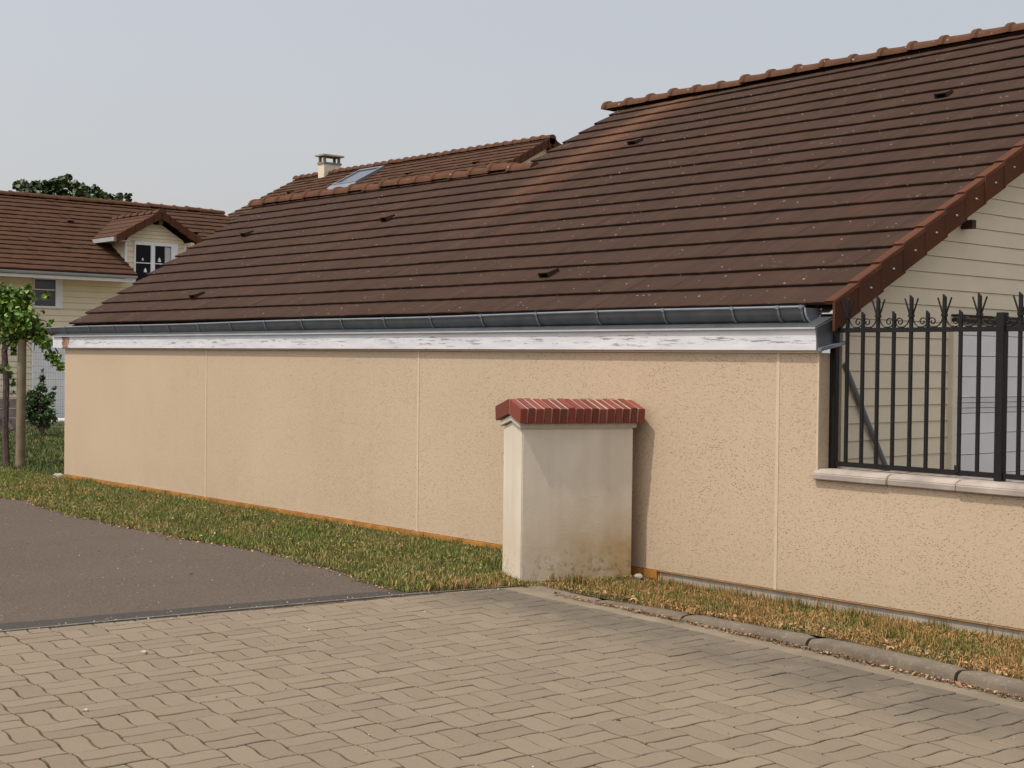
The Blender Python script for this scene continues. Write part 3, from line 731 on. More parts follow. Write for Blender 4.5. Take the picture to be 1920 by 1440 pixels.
for i, x in enumerate(xs_): picket(x, i % 2 == 0 if i < 9 else (i % 2 == 1))
for s0 in (-3.5, -2.15, -.8):
    for i in range(9): picket(s0+.145+i*.133, i % 2 == 0)
b = MB(); b.box(-5.145-.02, FY-.02, BZ+.0, -5.145+.012, FY-.014, BZ+.05, IRON); b.build('latch', FN)

# leaning pipe
b = MB(); b.tube([(-6.32, .50, .0), (-6.31, 1.05, -.80), (-6.29, 1.73, -1.79)], .021, GREYPIPE, 12)
tag(b.build('leaning_pipe', smooth=True), 'thin grey pipe leaning diagonally against the cream siding behind the iron fence', 'pipe')

# ================================================================== PILLAR
PIL = thing('gate_pillar', 'short cream plastered pillar with pitched red brick cap standing in front of the rendered wall', 'pillar', (-8.18, -.55, GZ))
B0 = Vector((-7.853, -.145, 0)); F0 = Vector((-8.181, -1.032, 0)); AX = (B0-F0).normalized(); LN = (B0-F0).length; NX = Vector((AX.y, -AX.x, 0)); TH = .41
def PP(s, n, z): q = F0+AX*s+NX*n; return Vector((q.x, q.y, z))
mid = -TH/2
b = MB(); b.prism([PP(0, 0, GZ-.06), PP(0, 0, -.53), PP(0, mid, -.478), PP(0, -TH, -.53), PP(0, -TH, GZ-.06)], AX*LN, PLASTER); b.build('body', PIL, bevel=.008)
b = MB(); b.prism([PP(-.02, .003, -.529), PP(-.02, .003, -.489), PP(-.02, mid, -.430), PP(-.02, -TH-.03, -.489), PP(-.02, -TH-.03, -.529), PP(-.02, mid, -.4765)], AX*(LN+.05), MORTAR); b.build('cap_bed', PIL, bevel=.004)
bc = MB(); nb = 16; s0, s1 = -.045, 1.025; st_ = (s1-s0)/nb; jw = .012
for sg in (1, -1):
    e = .065 if sg > 0 else -TH-.10
    for i in range(nb):
        a, c = s0+i*st_+jw/2, s0+(i+1)*st_-jw/2; j = random.gauss(0, .0025); k = random.gauss(0, .003)
        q = lambda s, n, z: PP(s, n, z)
        m0 = mid+sg*.009
        bot = [(e+sg*k-sg*.012, -.487), (m0, -.427)]; top = [(e+sg*k, -.372+j), (m0, -.305+j)]
        P8 = [q(a, bot[0][0], bot[0][1]), q(c, bot[0][0], bot[0][1]), q(c, bot[1][0], bot[1][1]), q(a, bot[1][0], bot[1][1]),
              q(a, top[0][0], top[0][1]), q(c, top[0][0], top[0][1]), q(c, top[1][0], top[1][1]), q(a, top[1][0], top[1][1])]
        bc.hexa(P8, BRICK)
cap = bc.build('brick_cap', PIL, bevel=.004)
b = MB()
b.prism([PP(s0+.012, .040, -.484), PP(s0+.012, .0575, -.3755), PP(s0+.012, mid, -.3085), PP(s0+.012, -TH-.0915, -.3755), PP(s0+.012, -TH-.075, -.484), PP(s0+.012, mid, -.424)], AX*(s1-s0-.024), CAPMORTAR); b.build('mortar_joint', cap)

# ================================================================== REAR HOUSE (ridge parallel to the wall)
RH = thing('rear_house', 'house behind the long roof with chimney, skylight and brown tiled gable roof', 'house', (-37, 20, -1.8))
RX0, RX1, RY, RZ2 = -44.45, -30.72, 20.0, 6.50
SR = 5.6; e_y, e_z = RY-SR*CP, RZ2-SR*SP
rr = roof_mesh(lambda s: RX0, lambda s: RX1, e_y, e_z, SR-.02, .30, .30, TILE_FAR, RH, 'roof', lip=.035, jit=.006)
b = MB(); b.hexa([(RX0+.03, e_y+.03, e_z-.09), (RX1-.03, e_y+.03, e_z-.09), (RX1-.03, RY, RZ2-.09), (RX0+.03, RY, RZ2-.09), (RX0+.03, e_y+.03, e_z-.02), (RX1-.03, e_y+.03, e_z-.02), (RX1-.03, RY, RZ2-.02), (RX0+.03, RY, RZ2-.02)], DARKWOOD); b.build('roof_deck', RH)
b = MB(); b.face([(RX0, RY, RZ2), (RX1, RY, RZ2), (RX1, RY+SR*CP, e_z), (RX0, RY+SR*CP, e_z)], TILE_FAR); b.build('back_roof', RH, fix=False)
ridge((RX0, RY, RZ2+.02), (RX1+.04, RY, RZ2+.02), .42, .125, RIDGE, rr, collar=.025)
for (x, s) in ((-35.85, SR-1.6), (-32.63, SR-1.52), (-42.58, SR-1.72)):
    vent((x, e_y+s*CP, e_z+s*SP+.02), rr, VERGE, k=1.25)
b = MB()
for sg in (-1, 1):
    for i in range(19):
        a, c = i*.30, (i+1)*.30+.02
        def P(s, dz): return (RX1+.01, RY+sg*(SR-s)*CP, RZ2-(SR-s)*SP+dz)
        b.prism([P(a, -.20), P(a, .065), P(c, .035), P(c, -.20)], (.03, 0, 0), VERGE)
b.build('verge_tiles', RH)
b = MB(); b.prism([(RX1-.25, RY-4.6, -1.8), (RX1-.25, RY+4.6, -1.8), (RX1-.25, RY+4.6, RZ2-4.6*TP-.15), (RX1-.25, RY, RZ2-.15), (RX1-.25, RY-4.6, RZ2-4.6*TP-.15)], (.1, 0, 0), SIDING_FAR)
b.build('gable_wall', RH)
b = MB(); b.box(RX0+.3, RY-4.55, -1.8, RX1-.26, RY+4.55, RZ2-4.6*TP-.15, SIDING_FAR); b.build('wall', RH)
b = MB(); b.box(RX1-.3, RY-.06, RZ2-.42, RX1+.0, RY+.06, RZ2-.26, DARKWOOD); b.build('purlin_end', RH)
ch = MB(); cx0, cx1, cy0, cy1 = -42.58, -42.20, 19.70, 20.40; ct = 6.84
ch.box(cx0, cy0, 5.9, cx1, cy1, ct, PLASTER if False else TRIM); chm = ch.build('chimney', rr)
b = MB(); b.box(cx0-.03, cy0-.03, ct, cx1+.03, cy1+.03, ct+.06, CAPSTONE)
for px in (cx0+.01, cx1-.09):
    for py in (cy0+.01, cy1-.09): b.box(px, py, ct+.06, px+.08, py+.08, ct+.27, CAPSTONE)
b.hexa([(cx0-.10, cy0-.10, ct+.27), (cx1+.10, cy0-.10, ct+.27), (cx1+.10, cy1+.10, ct+.27), (cx0-.10, cy1+.10, ct+.27), (cx0-.08, cy0-.08, ct+.33), (cx1+.08, cy0-.08, ct+.33), (cx1+.08, cy1+.08, ct+.33), (cx0-.08, cy1+.08, ct+.33)], CAPSTONE)
b.build('chimney_cap', rr)
def RP(x, s, h): return Vector((x, RY-s*CP-h*SP, RZ2-s*SP+h*CP))
b = MB(); xa, xb, sa, sb_ = -39.82, -38.42, .44, 1.74
for (p, q, r0, r1) in ((xa, xb, sa, sa+.10), (xa, xb, sb_-.08, sb_), (xa, xa+.08, sa+.10, sb_-.08), (xb-.08, xb, sa+.10, sb_-.08)):
    b.hexa([RP(p, r1, .0), RP(q, r1, .0), RP(q, r0, .0), RP(p, r0, .0), RP(p, r1, .12), RP(q, r1, .12), RP(q, r0, .12), RP(p, r0, .12)], ZINC2)
b.hexa([RP(xa-.05, sb_+.30, .04), RP(xb+.05, sb_+.30, .04), RP(xb+.05, sb_, .05), RP(xa-.05, sb_, .05), RP(xa-.05, sb_+.30, .055), RP(xb+.05, sb_+.30, .055), RP(xb+.05, sb_, .10), RP(xa-.05, sb_, .10)], ZINC2)
sl = b.build('skylight', rr)
SKYGLASS = NT('skylight_glass').fin((.05, .06, .075), .12, .5)
b = MB(); b.hexa([RP(xa+.08, sb_-.08, .06), RP(xb-.08, sb_-.08, .06), RP(xb-.08, sa+.1, .06), RP(xa+.08, sa+.1, .06), RP(xa+.08, sb_-.08, .09), RP(xb-.08, sb_-.08, .09), RP(xb-.08, sa+.1, .09), RP(xa+.08, sa+.1, .09)], SKYGLASS); b.build('pane', sl)

# ================================================================== LEFT HOUSE (front faces +X)
LH = thing('dormer_house', 'cream clad house on the left with gabled dormer window in its brown roof', 'house', (-38, 5, -1.8))
LX, LEX, LEZ = -36.0, -35.3, 2.15
LS = 4.86; Y0, Y1 = -4.0, 14.2; DY0, DY1, DYM = 9.21, 10.98, 10.095
def left_roof():
    # slope faces +X: use axis='y' with sgn=-1; leave the dormer opening free
    a = roof_mesh(lambda s: Y0, lambda s: (DY0 if s < 2.0 else (Y1 if s > 1e9 else DYM)), LEX, LEZ, LS, .288, .30, TILE_FAR, LH, 'roof', sgn=-1, axis='y', lip=.034, jit=.005)
    c = roof_mesh(lambda s: (DY1 if s < 2.0 else DYM+.001), lambda s: Y1, LEX, LEZ, LS, .288, .30, TILE_FAR, LH, 'roof_slope', sgn=-1, axis='y', lip=.034, jit=.005)
    return a
lr = left_roof()
ridge((LEX-LS*CP, Y0, LEZ+LS*SP+.02), (LEX-LS*CP, Y1, LEZ+LS*SP+.02), .42, .115, RIDGE, lr, collar=.02)
LRX, LRZ = LEX-LS*CP, LEZ+LS*SP
b = MB(); b.face([(LRX, Y0, LRZ), (LRX, Y1, LRZ), (LRX-4.5, Y1, LRZ-4.5*TP), (LRX-4.5, Y0, LRZ-4.5*TP)], TILE_FAR); b.build('back_roof', LH, fix=False)
b = MB()
for (a, c, x0_, x1_) in ((Y0, DY0, LEX-.03, LRX), (DY1, Y1, LEX-.03, LRX), (DY0, DY1, LEX-1.72, LRX)):
    z0_, z1_ = LEZ-(x0_-LEX)*TP, LRZ
    b.hexa([(x0_, a+.003, z0_-.09), (x0_, c-.003, z0_-.09), (x1_, c-.003, z1_-.09), (x1_, a+.003, z1_-.09), (x0_, a+.003, z0_-.02), (x0_, c-.003, z0_-.02), (x1_, c-.003, z1_-.02), (x1_, a+.003, z1_-.02)], DARKWOOD)
b.build('roof_deck', LH)
# front wall in shiplap boards
def shiplap(bm, x, ya, yb, z0, z1, p, m):
    z = z0
    while z < z1-1e-6:
        t = min(z+p, z1); bm.hexa([(x-.05, ya, z+.006), (x+.020, ya, z+.006), (x+.020, yb, z+.006), (x-.05, yb, z+.006), (x-.05, ya, t), (x+.004, ya, t), (x+.004, yb, t), (x-.05, yb, t)], m); z = t
b = MB()
WY0, WY1, WZ0, WZ1 = 6.64, 7.42, 1.21, 2.0
DR0, DR1, DRZ = 6.66, 8.9, .40
p = .155
shiplap(b, LX, Y0, WY0, -1.9, WZ1, p, SIDING_FAR)
shiplap(b, LX, WY1, 12.5, WZ0, WZ1, p, SIDING_FAR)
shiplap(b, LX, WY0, 12.5, DRZ, WZ0, p, SIDING_FAR)
shiplap(b, LX, DR1, 12.5, -1.9, DRZ, p, SIDING_FAR)
b.build('wall', LH)
b = MB(); b.box(-42.5, Y0+.2, -1.9, LX-.06, Y1-.2, 2.0, SIDING_FAR); b.build('inner_wall', LH)
def window(parent, x, ya, yb, za, zb, fr, frR, muls, bars, name='window', depth=.04, glass=GLASS):
    b = MB(); 
    b.box(x-.03, ya, zb-fr, x+depth, yb, zb, WHITE); b.box(x-.03, ya, za, x+depth, yb, za+fr, WHITE)
    b.box(x-.03, ya, za+fr, x+depth, ya+fr*.4, zb-fr, WHITE); b.box(x-.03, yb-frR, za+fr, x+depth, yb, zb-fr, WHITE)
    for (a, c) in muls: b.box(x-.028, a, za+fr, x+depth-.008, c, zb-fr, WHITE)
    for (a, c, z) in bars: b.box(x-.028, a, z-.012, x+depth-.012, c, z+.012, WHITE)
    w = b.build(name, parent)
    b = MB(); b.box(x-.025, ya+fr*.4, za+fr, x-.005, yb-frR, zb-fr, glass); b.build('pane', w)
    return w
GREYGLASS = NT('grey_glass').fin((.055, .055, .062), .12, .5)
window(LH, LX, WY0, WY1, WZ0, WZ1, .05, .19, [], [(WY0+.02, WY1-.19, 1.686)], glass=GREYGLASS)
b = MB(); b.box(LX-.04, DR0, -1.8, LX+.02, DR1, DRZ-.06, SHUTTER)
door = b.build('door', LH)
b = MB(); b.box(LX-.04, DR0-.06, -1.8, LX+.045, DR0, DRZ, WHITE); b.box(LX-.04, DR1, -1.8, LX+.045, DR1+.06, DRZ, WHITE); b.box(LX-.04, DR0, DRZ-.06, LX+.045, DR1, DRZ, WHITE)
b.box(LX+.0, 7.46, -1.3, LX+.03, 7.50, .3, WHITE); b.build('door_frame', door)
# eaves: gutter stops at the dormer
for (a, c) in ((Y0, DY0-.05), (DY1+.05, Y1)):
    b = MB(); pr = []
    for k in range(9):
        w_ = math.pi+math.pi*k/8; pr.append((LEX+.05+math.cos(w_)*.07, a, LEZ-.035+math.sin(w_)*.07))
    b.prism(pr, (0, c-a, 0), ZINC_W); b.build('gutter', LH, smooth=True)
    b = MB(); b.box(LEX-.03, a, LEZ-.20, LEX-.0, c, LEZ-.115, WHITE); b.box(LX, a, LEZ-.165, LEX-.031, c, LEZ-.145, TRIM); b.build('fascia_board', LH)
# dormer
dm = MB(); x = LX
WD = (9.44, 10.74, 2.0, 3.11)
shiplap(dm, x, DY0, WD[0], 1.9, 3.11, .155, SIDING_FAR); shiplap(dm, x, WD[1], DY1, 1.9, 3.11, .155, SIDING_FAR)
z = 3.11
while z < 3.70:
    t = z+.1; ya = DY0+max(0, (t-3.17))/.60; yb = DY1-max(0, (t-3.17))/.60; u = max(0, z-3.17)/.60
    if yb > ya: dm.hexa([(x-.05, DY0+u, z+.006), (x+.02, DY0+u, z+.006), (x+.02, DY1-u, z+.006), (x-.05, DY1-u, z+.006), (x-.05, ya, t), (x+.004, ya, t), (x+.004, yb, t), (x-.05, yb, t)], SIDING_FAR)
    z = t
for yy in (DY0, DY1-.05):    # cheeks
    dm.prism([(x-.05, yy, 2.40), (x-.05, yy, 3.15), (x-1.75, yy, 3.15), (x-1.35, yy, 3.12)], (0, .05, 0), SIDING_FAR)
do = dm.build('dormer', LH)
b = MB(); b.box(x-.0, DY0-.03, 2.3, x+.03, DY0+.03, 3.12, WHITE); b.box(x-.0, DY1-.03, 1.9, x+.03, DY1+.03, 3.12, WHITE)
b.prism([(x+.0, DY0-.02, 2.40), (x+.0, DY0-.02, 2.46), (x-1.40, DY0-.02, 3.20), (x-1.40, DY0-.02, 3.14)], (0, .03, 0), WHITE); b.build('corner_board', do)
w_ = window(do, x+.02, *WD[:2], 1.9, WD[3], .09, .20, [(9.93, 10.05)], [(9.46, 9.93, 2.53), (10.05, 10.54, 2.53)])
b = MB()
for (yy, zz_, k) in ((9.70, 2.60, .04), (10.20, 2.585, .065), (9.78, 2.28, .065)):
    b.prism([(x+.018, yy-k*.7, zz_), (x+.018, yy+k*.7, zz_), (x+.018, yy+k*.5, zz_+k), (x+.018, yy, zz_+k*1.9), (x+.018, yy-k*.6, zz_+k)], (.006, 0, 0), WHITE)
b.build('window_sticker', do)
b = MB(); b.box(x+.017, 10.36, 2.55, x+.022, 10.53, 3.0, CURTAIN); b.build('curtain', do)
# dormer roof: two small slopes with tiles, barge tiles, little gutter
DZ, DE = 3.93, 3.18; dsl = .60
b = MB(); nn_ = 5
for sg in (-1, 1):
    for i in range(nn_):
        t0, t1 = i/nn_, (i+1)/nn_+.03; half = 1.30
        ya, yb = DYM+sg*half*(1-t0), DYM+sg*half*(1-min(1, t1)); za, zb_ = DE+(DZ-DE)*t0, DE+(DZ-DE)*min(1, t1)
        xb_a = LEX-(za-LEZ)/TP; xb_b = LEX-(zb_-LEZ)/TP
        b.hexa([(LX+.32, ya, za-.02), (LX+.32, yb, zb_-.02), (xb_b-.1, yb, zb_-.02), (xb_a-.1, ya, za-.02), (LX+.32, ya, za+.035), (LX+.32, yb, zb_+.008), (xb_b-.1, yb, zb_+.008), (xb_a-.1, ya, za+.035)], TILE_FAR)
dr = b.build('dormer_roof', do)
ridge((LX+.34, DYM, DZ+.0), (LEX-(DZ-LEZ)/TP, DYM, DZ+.0), .42, .10, RIDGE, do, collar=.02)
b = MB()
for sg in (-1, 1):
    for i in range(5):
        t0, t1 = i/5, (i+1)/5; half = 1.32
        ya, yb = DYM+sg*half*(1-t0), DYM+sg*half*(1-t1)+sg*-.01; za, zb_ = DE+(DZ-DE)*t0, DE+(DZ-DE)*t1
        b.prism([(LX+.32, ya, za-.17), (LX+.32, ya, za+.05), (LX+.32, yb, zb_+.03), (LX+.32, yb, zb_-.19)], (.035, 0, 0), VERGE)
b.build('verge_tiles', do)
b = MB(); b.box(LX-1.1, DYM-1.36, DE-.12, LX+.25, DYM-1.24, DE-.01, ZINC_W); b.box(LX-1.1, DYM-1.24, DE-.10, LX+.25, DY0, DE-.08, TRIM); b.build('dormer_gutter', do)
b = MB(); b.box(LX-.1, DYM-.06, DZ-.33, LX+.30, DYM+.06, DZ-.2, DARKWOOD); b.box(LX-.1, DY1+.02, DE-.14, LX+.30, DY1+.13, DE-.03, TRIM); b.build('purlin_end', do)
for (y, s) in ((8.55, 3.15), (12.35, 3.0)):
    vent((LEX-s*CP, y, LEZ+s*SP+.02), lr, VERGE, sgn=-1, axis='y', k=1.3)
# low white slab in front of the door
b = MB(); b.prism([(-35.3, 6.1, -1.80), (-34.6, 6.1, -1.80), (-34.6, 6.1, -1.68), (-34.75, 6.1, -1.63), (-35.15, 6.1, -1.63), (-35.3, 6.1, -1.68)], (0, 2.2, 0), TRAY)
tag(b.build('door_step', bevel=.03), 'low white rounded step on the ground before the white door', 'step')

# ================================================================== vegetation and the fence on the left
def leaves(name, centres, radii, count, size, m, parent=None, flat=.7, bend=.25, shell=.35, droop=0.0, pts=5):
    C = np.array(centres, float); Rr = np.array(radii, float)
    if Rr.ndim == 1: Rr = np.stack([Rr]*3, 1)
    wgt = Rr.prod(1)**(2/3); wgt /= wgt.sum(); idx = rng.choice(len(C), count, p=wgt)
    d = rng.normal(size=(count, 3)); d /= np.linalg.norm(d, axis=1)[:, None]; rad = (shell+(1-shell)*rng.random(count))**.5
    P = C[idx]+d*rad[:, None]*Rr[idx]*(1+.18*rng.normal(size=(count, 1)))
    nrm = d*.6+rng.normal(size=(count, 3))*.7+np.array([0, -.2, .75])*flat; nrm /= np.linalg.norm(nrm, axis=1)[:, None]
    t = np.cross(nrm, rng.normal(size=(count, 3))); t /= np.linalg.norm(t, axis=1)[:, None]; u = np.cross(nrm, t)
    sz = size*(.6+.8*rng.random(count))[:, None]
    if pts == 5:    # broad lobed leaf: six-point outline folded along the midrib
        o = [(-.5, 0, 0), (-.18, .42, bend*.5), (.18, .34, bend*.5), (.55, 0, 0), (.18, -.34, bend*.5), (-.18, -.42, bend*.5)]
        F1 = [(0, 3, 2, 1), (0, 5, 4, 3)]
    else:
        o = [(-.5, 0, 0), (0, .2, bend*.3), (.5, 0, -.1), (0, -.2, bend*.3)]; F1 = [(0, 2, 1, 1), (0, 3, 2, 2)]
    V = np.concatenate([(P+sz*(t*a+u*b_+nrm*c))[:, None] for a, b_, c in o], 1).reshape(-1, 3)
    k = len(o)
    if pts == 5: F = np.concatenate([np.array([[i*k+q for q in f] for f in F1]) for i in range(0)] or [np.zeros((0, 4), int)])
    base = np.arange(count)[:, None]*k
    if pts == 5: F = np.concatenate([base+np.array(f)[None] for f in F1])
    else: F = np.concatenate([base+np.array(f[:3])[None] for f in ((0, 2, 1), (0, 3, 2))])
    return npmesh(name, V, F, m, parent)
E1 = Vector((.658, .753, 0)); PO = Vector((-21.13, .284, GZ)); EF = Vector((-.753, .658, 0))
def px(x, y, d=0): q = PO+E1*((x-38)*.0081)+EF*d; return Vector((q.x, q.y, GZ+(875-y)*.0081))
# post
b = MB(); b.tube([px(38, 890), px(40, 640)], [.075, .062], POSTWOOD, 12)
b.tube([px(40, 640), px(40.3, 636)], [.062, .045], POSTWOOD, 12)
tag(b.build('wooden_post', smooth=True), 'round weathered wooden post in the grass left of the rendered wall', 'post')
# grape vine
VN = thing('grape_vine', 'leafy green grape vine with gnarled trunk spilling over the wall end on the left', 'vine', px(8, 870))
b = MB(); b.tube([px(8, 880, .1), px(4, 800, .12), px(9, 720, .05), px(7, 660, .0), px(12, 610, .05)], [.06, .05, .052, .048, .035], BARK, 8); b.build('trunk', VN, smooth=True)
for pts_, r0 in (([(8, 660), (28, 630), (50, 622), (75, 625), (95, 640), (112, 672)], .02), ([(10, 630), (0, 590), (-30, 575)], .018), ([(45, 622), (50, 640), (60, 645)], .009), ([(47, 625), (44, 640), (55, 652), (60, 660)], .007), ([(62, 620), (64, 640), (62, 658)], .008), ([(60, 600), (80, 600), (90, 612), (96, 622)], .008), ([(14, 640), (40, 560), (46, 538)], .012), ([(55, 570), (75, 560), (84, 552)], .007), ([(6, 720), (14, 735), (18, 760)], .008)):
    b = MB(); b.tube([px(a, c, random.uniform(-.05, .05)) for a, c in pts_], [r0*(1-.6*i/len(pts_)) for i in range(len(pts_))], BARK, 6); b.build('branch', VN, smooth=True)
cl = [(-30, 590, 40), (-8, 570, 34), (8, 560, 24), (30, 570, 26), (42, 555, 16), (25, 600, 30), (50, 600, 24), (10, 620, 26), (40, 625, 18), (62, 610, 15), (68, 635, 12), (86, 645, 12), (93, 668, 10), (104, 678, 9), (114, 686, 8), (84, 625, 9), (78, 556, 6), (84, 552, 5), (90, 602, 5), (24, 645, 9), (20, 660, 6), (18, 690, 5), (14, 705, 6), (2, 690, 8), (20, 720, 4), (110, 668, 5), (73, 583, 4), (94, 612, 5), (46, 540, 6), (30, 548, 8)]
leaves('foliage', [px(a, c, random.uniform(-.12, .12)) for a, c, r in cl], [(r*.0081, r*.0081, r*.0081) for a, c, r in cl], 4600, .064, VINE_LEAF, VN, shell=.1)
# laurel shrub near the garden fence (about thirty metres away)
def pf(x, y, d=30.0):   # point at forward distance d seen in direction (x, y)
    v = rt*((x-960)/2665.4)+dn*((y-720)/2665.4)+fw; return Vector((0, -8.3, 0))+v*d
SB = thing('laurel_shrub', 'dark green glossy leaved shrub growing behind the wooden post', 'shrub', pf(80, 812, 29.5))
b = MB()
for (a, c) in ((75, 700), (60, 745), (95, 735), (100, 765), (50, 760), (70, 725), (88, 780)):
    b.tube([pf(78, 815, 29.5), pf((78+a)/2+random.uniform(-3, 3), (815+c)/2, 29.5), pf(a, c, 29.5)], [.02, .013, .006], BARK, 5)
b.build('stem', SB, fix=False)
sc_ = [(78, 785, 22), (62, 780, 20), (92, 775, 15), (75, 755, 20), (90, 752, 14), (60, 752, 15), (78, 728, 12), (79, 708, 7), (80, 695, 3.5), (98, 740, 7), (104, 728, 4), (102, 785, 7), (48, 765, 9), (66, 735, 8), (54, 738, 5)]
leaves('foliage', [pf(a, c, 29.5+random.uniform(-.15, .15)) for a, c, r in sc_], [r*.0111*.9 for a, c, r in sc_], 1250, .115, LAUREL, SB, flat=.3, shell=.1, pts=4)
leaves('foliage', [pf(a, c, 29.3) for a, c in ((24, 738), (28, 712), (14, 688), (26, 752), (34, 760), (22, 722))], [.05, .05, .05, .06, .07, .05], 60, .09, LAUREL, SB, pts=4)
# welded wire garden fence
WF = thing('wire_fence', 'thin welded wire mesh fence in front of the cream house', 'fence', pf(60, 815, 30.5))
A0, A1 = pf(-40, 812, 30.2), pf(150, 812, 30.8); A0.z = A1.z = -1.78; dd = (A1-A0); ln = dd.length; dd.normalize()
b = MB(); topz = .33
def wire(p, q, r=.0032): b.tube([p, q], r, WIRE, 4, False)
for i in range(int(ln/.05)+1): wire(A0+dd*(.05*i), A0+dd*(.05*i)+Vector((0, 0, topz+1.78)), .0022)
for i in range(15): z = -1.70+i*(topz+1.70)/14; wire(Vector((A0.x, A0.y, z)), Vector((A1.x, A1.y, z)), .0042)
b.build('mesh_panel', WF, fix=False)
for t in (.02, .98):
    b = MB(); q = A0+dd*(ln*t); b.tube([q, q+Vector((0, 0, topz+1.85))], .02, WIRE, 8); b.build('post', WF)
# grey timber panel at the far left
TB = thing('timber_panel', 'low grey weathered board panel with slanting brace behind the vine trunk', 'panel', pf(0, 812, 26))
b = MB()
for i, (ya, yb) in enumerate(((748, 765), (766, 783), (784, 803))):
    b.hexa([pf(-40, yb, 26), pf(33, yb, 26), pf(33, yb, 26.05), pf(-40, yb, 26.05), pf(-40, ya, 26), pf(33-i*.5, ya, 26), pf(33, ya, 26.05), pf(-40, ya, 26.05)], GREYWOOD)
b.build('boards', TB)
b = MB(); b.tube([pf(-12, 762, 25.93), pf(24, 806, 25.93)], .05, GREYWOOD, 6); b.build('brace', TB)
# oak beyond the left house
OK_ = thing('oak_tree', 'dark green tree crown showing above the ridge of the dormer house', 'tree', pf(135, 1, 58))
OK_.location = (-56.5, 15.5, -1.8); ORIGIN[OK_.name] = Vector((-56.5, 15.5, -1.8))
b = MB(); b.tube([(-56.5, 15.5, -1.9), (-56.4, 15.5, 1.0), (-56.6, 15.6, 4.2), (-56.5, 15.5, 6.2)], [.32, .26, .18, .06], BARK, 10); b.build('trunk', OK_, smooth=True)
for a in range(9):
    an = a*.7; b = MB(); h0 = 2.6+a*.3; b.tube([(-56.5, 15.5, h0), (-56.5+1.0*math.cos(an), 15.5+1.0*math.sin(an), h0+.9), (-56.5+2.0*math.cos(an), 15.5+2.0*math.sin(an), h0+1.7)], [.1, .06, .02], BARK, 6); b.build('branch', OK_, smooth=True)
ccl = [(38, 345, 11), (30, 352, 7), (48, 350, 12), (65, 350, 14), (85, 348, 13), (100, 345, 13), (118, 340, 13), (128, 333, 8), (140, 350, 14), (160, 355, 12), (178, 355, 9), (185, 362, 8), (175, 372, 10), (205, 372, 10), (225, 368, 9), (238, 368, 6), (195, 368, 10), (188, 375, 10), (205, 380, 10), (150, 362, 12), (108, 352, 12), (240, 378, 7), (215, 378, 9), (60, 368, 14), (90, 368, 18), (120, 368, 18), (150, 372, 16), (40, 365, 10), (70, 400, 26), (120, 405, 30), (170, 400, 26), (210, 400, 18), (120, 440, 40), (80, 450, 30), (170, 450, 30)]
leaves('crown', [pf(a, c, 58+random.uniform(-1.2, 1.2)) for a, c, r in ccl], [(r*.0218*.85, r*.0218*.85, r*.0218*.72) for a, c, r in ccl], 5200, .19, OAK, OK_, shell=.15)

# ------------------------------------------------------------------ grass (uncountable)
def inpoly(x, y, poly):
    r = np.zeros(len(x), bool); n = len(poly)
    for i in range(n):
        x0, y0 = poly[i]; x1, y1 = poly[(i+1) % n]
        c = ((y0 > y) != (y1 > y)) & (x < (x1-x0)*(y-y0)/((y1-y0) or 1e-9)+x0); r ^= c
    return r
def grass(name, poly, count, h, w, m, zf, dens=None, lean=.9):
    P = np.array(poly); lo_, hi_ = P.min(0), P.max(0); xs = []; ys = []; tot = 0
    while tot < count:
        x = lo_[0]+rng.random(count*2)*(hi_[0]-lo_[0]); y = lo_[1]+rng.random(count*2)*(hi_[1]-lo_[1]); k = inpoly(x, y, poly)
        if dens is not None: k &= rng.random(len(x)) < dens(x, y)
        xs.append(x[k]); ys.append(y[k]); tot += k.sum()
    x = np.concatenate(xs)[:count]; y = np.concatenate(ys)[:count]; z = zf(x, y)
    a = rng.random(count)*2*np.pi; hh = h*(.35+.9*rng.random(count)**1.6)*(1+.35*noise2(x, y, 2.3, 4)); ww = w*(.6+.8*rng.random(count))
    le = lean*(.2+1.1*rng.random(count)); b_ = rng.random(count)*2*np.pi
    dx, dy = np.cos(a)*ww/2, np.sin(a)*ww/2; lx, ly = np.cos(b_)*le*hh, np.sin(b_)*le*hh
    V = np.stack([np.stack([x-dx, y-dy, z-.006], 1), np.stack([x+dx, y+dy, z-.006], 1), np.stack([x+dx*.7+lx*.4, y+dy*.7+ly*.4, z+hh*.6], 1), np.stack([x-dx*.7+lx*.4, y-dy*.7+ly*.4, z+hh*.6], 1), np.stack([x+lx, y+ly, z+hh*(1-.25*le)], 1)], 1).reshape(-1, 3)
    B = np.arange(count)[:, None]*5
    F = np.concatenate([B+np.array([[0, 1, 2]]), B+np.array([[0, 2, 3]]), B+np.array([[3, 2, 4]])])
    o = npmesh(name, V, F, m); return o
zl = lambda x, y: GZ+.002+.008*noise2(x, y, 3.1, 2)
EJ = [(x, y-.01-.05*rng.random()-.05*max(0, float(noise2(np.array(x), np.array(y), 7, 3)))) for x, y in lo if x > -23.5]
polyA = EJ + [(-8.22, -1.25), (-8.45, -.95), (-8.2, -.02), (-18.9, -.03), (-23.5, -.03)]
o = grass('verge_grass', polyA, 78000, .040, .0065, GRASS, zl); tag(o, 'short green verge grass with dry patches between asphalt road and rendered wall', 'grass', kind='stuff')
polyB = [(-18.95, -.05), (-24, -.05), (-24, -1.5), (-33, -1.5), (-33, 8), (-28.5, 6.6), (-18.95, .9)]
o = grass('lawn_grass', polyB, 46000, .085, .012, LAWN, lambda x, y: GZ-.004+.0*x+.008*noise2(x, y, 3.1, 2)); tag(o, 'longer green lawn round the wooden post beyond the wall end', 'grass', kind='stuff')
kzx = np.array([p[0] for p in kb]); kzy = np.array([p[1] for p in kb]); kzz = np.array(kz)
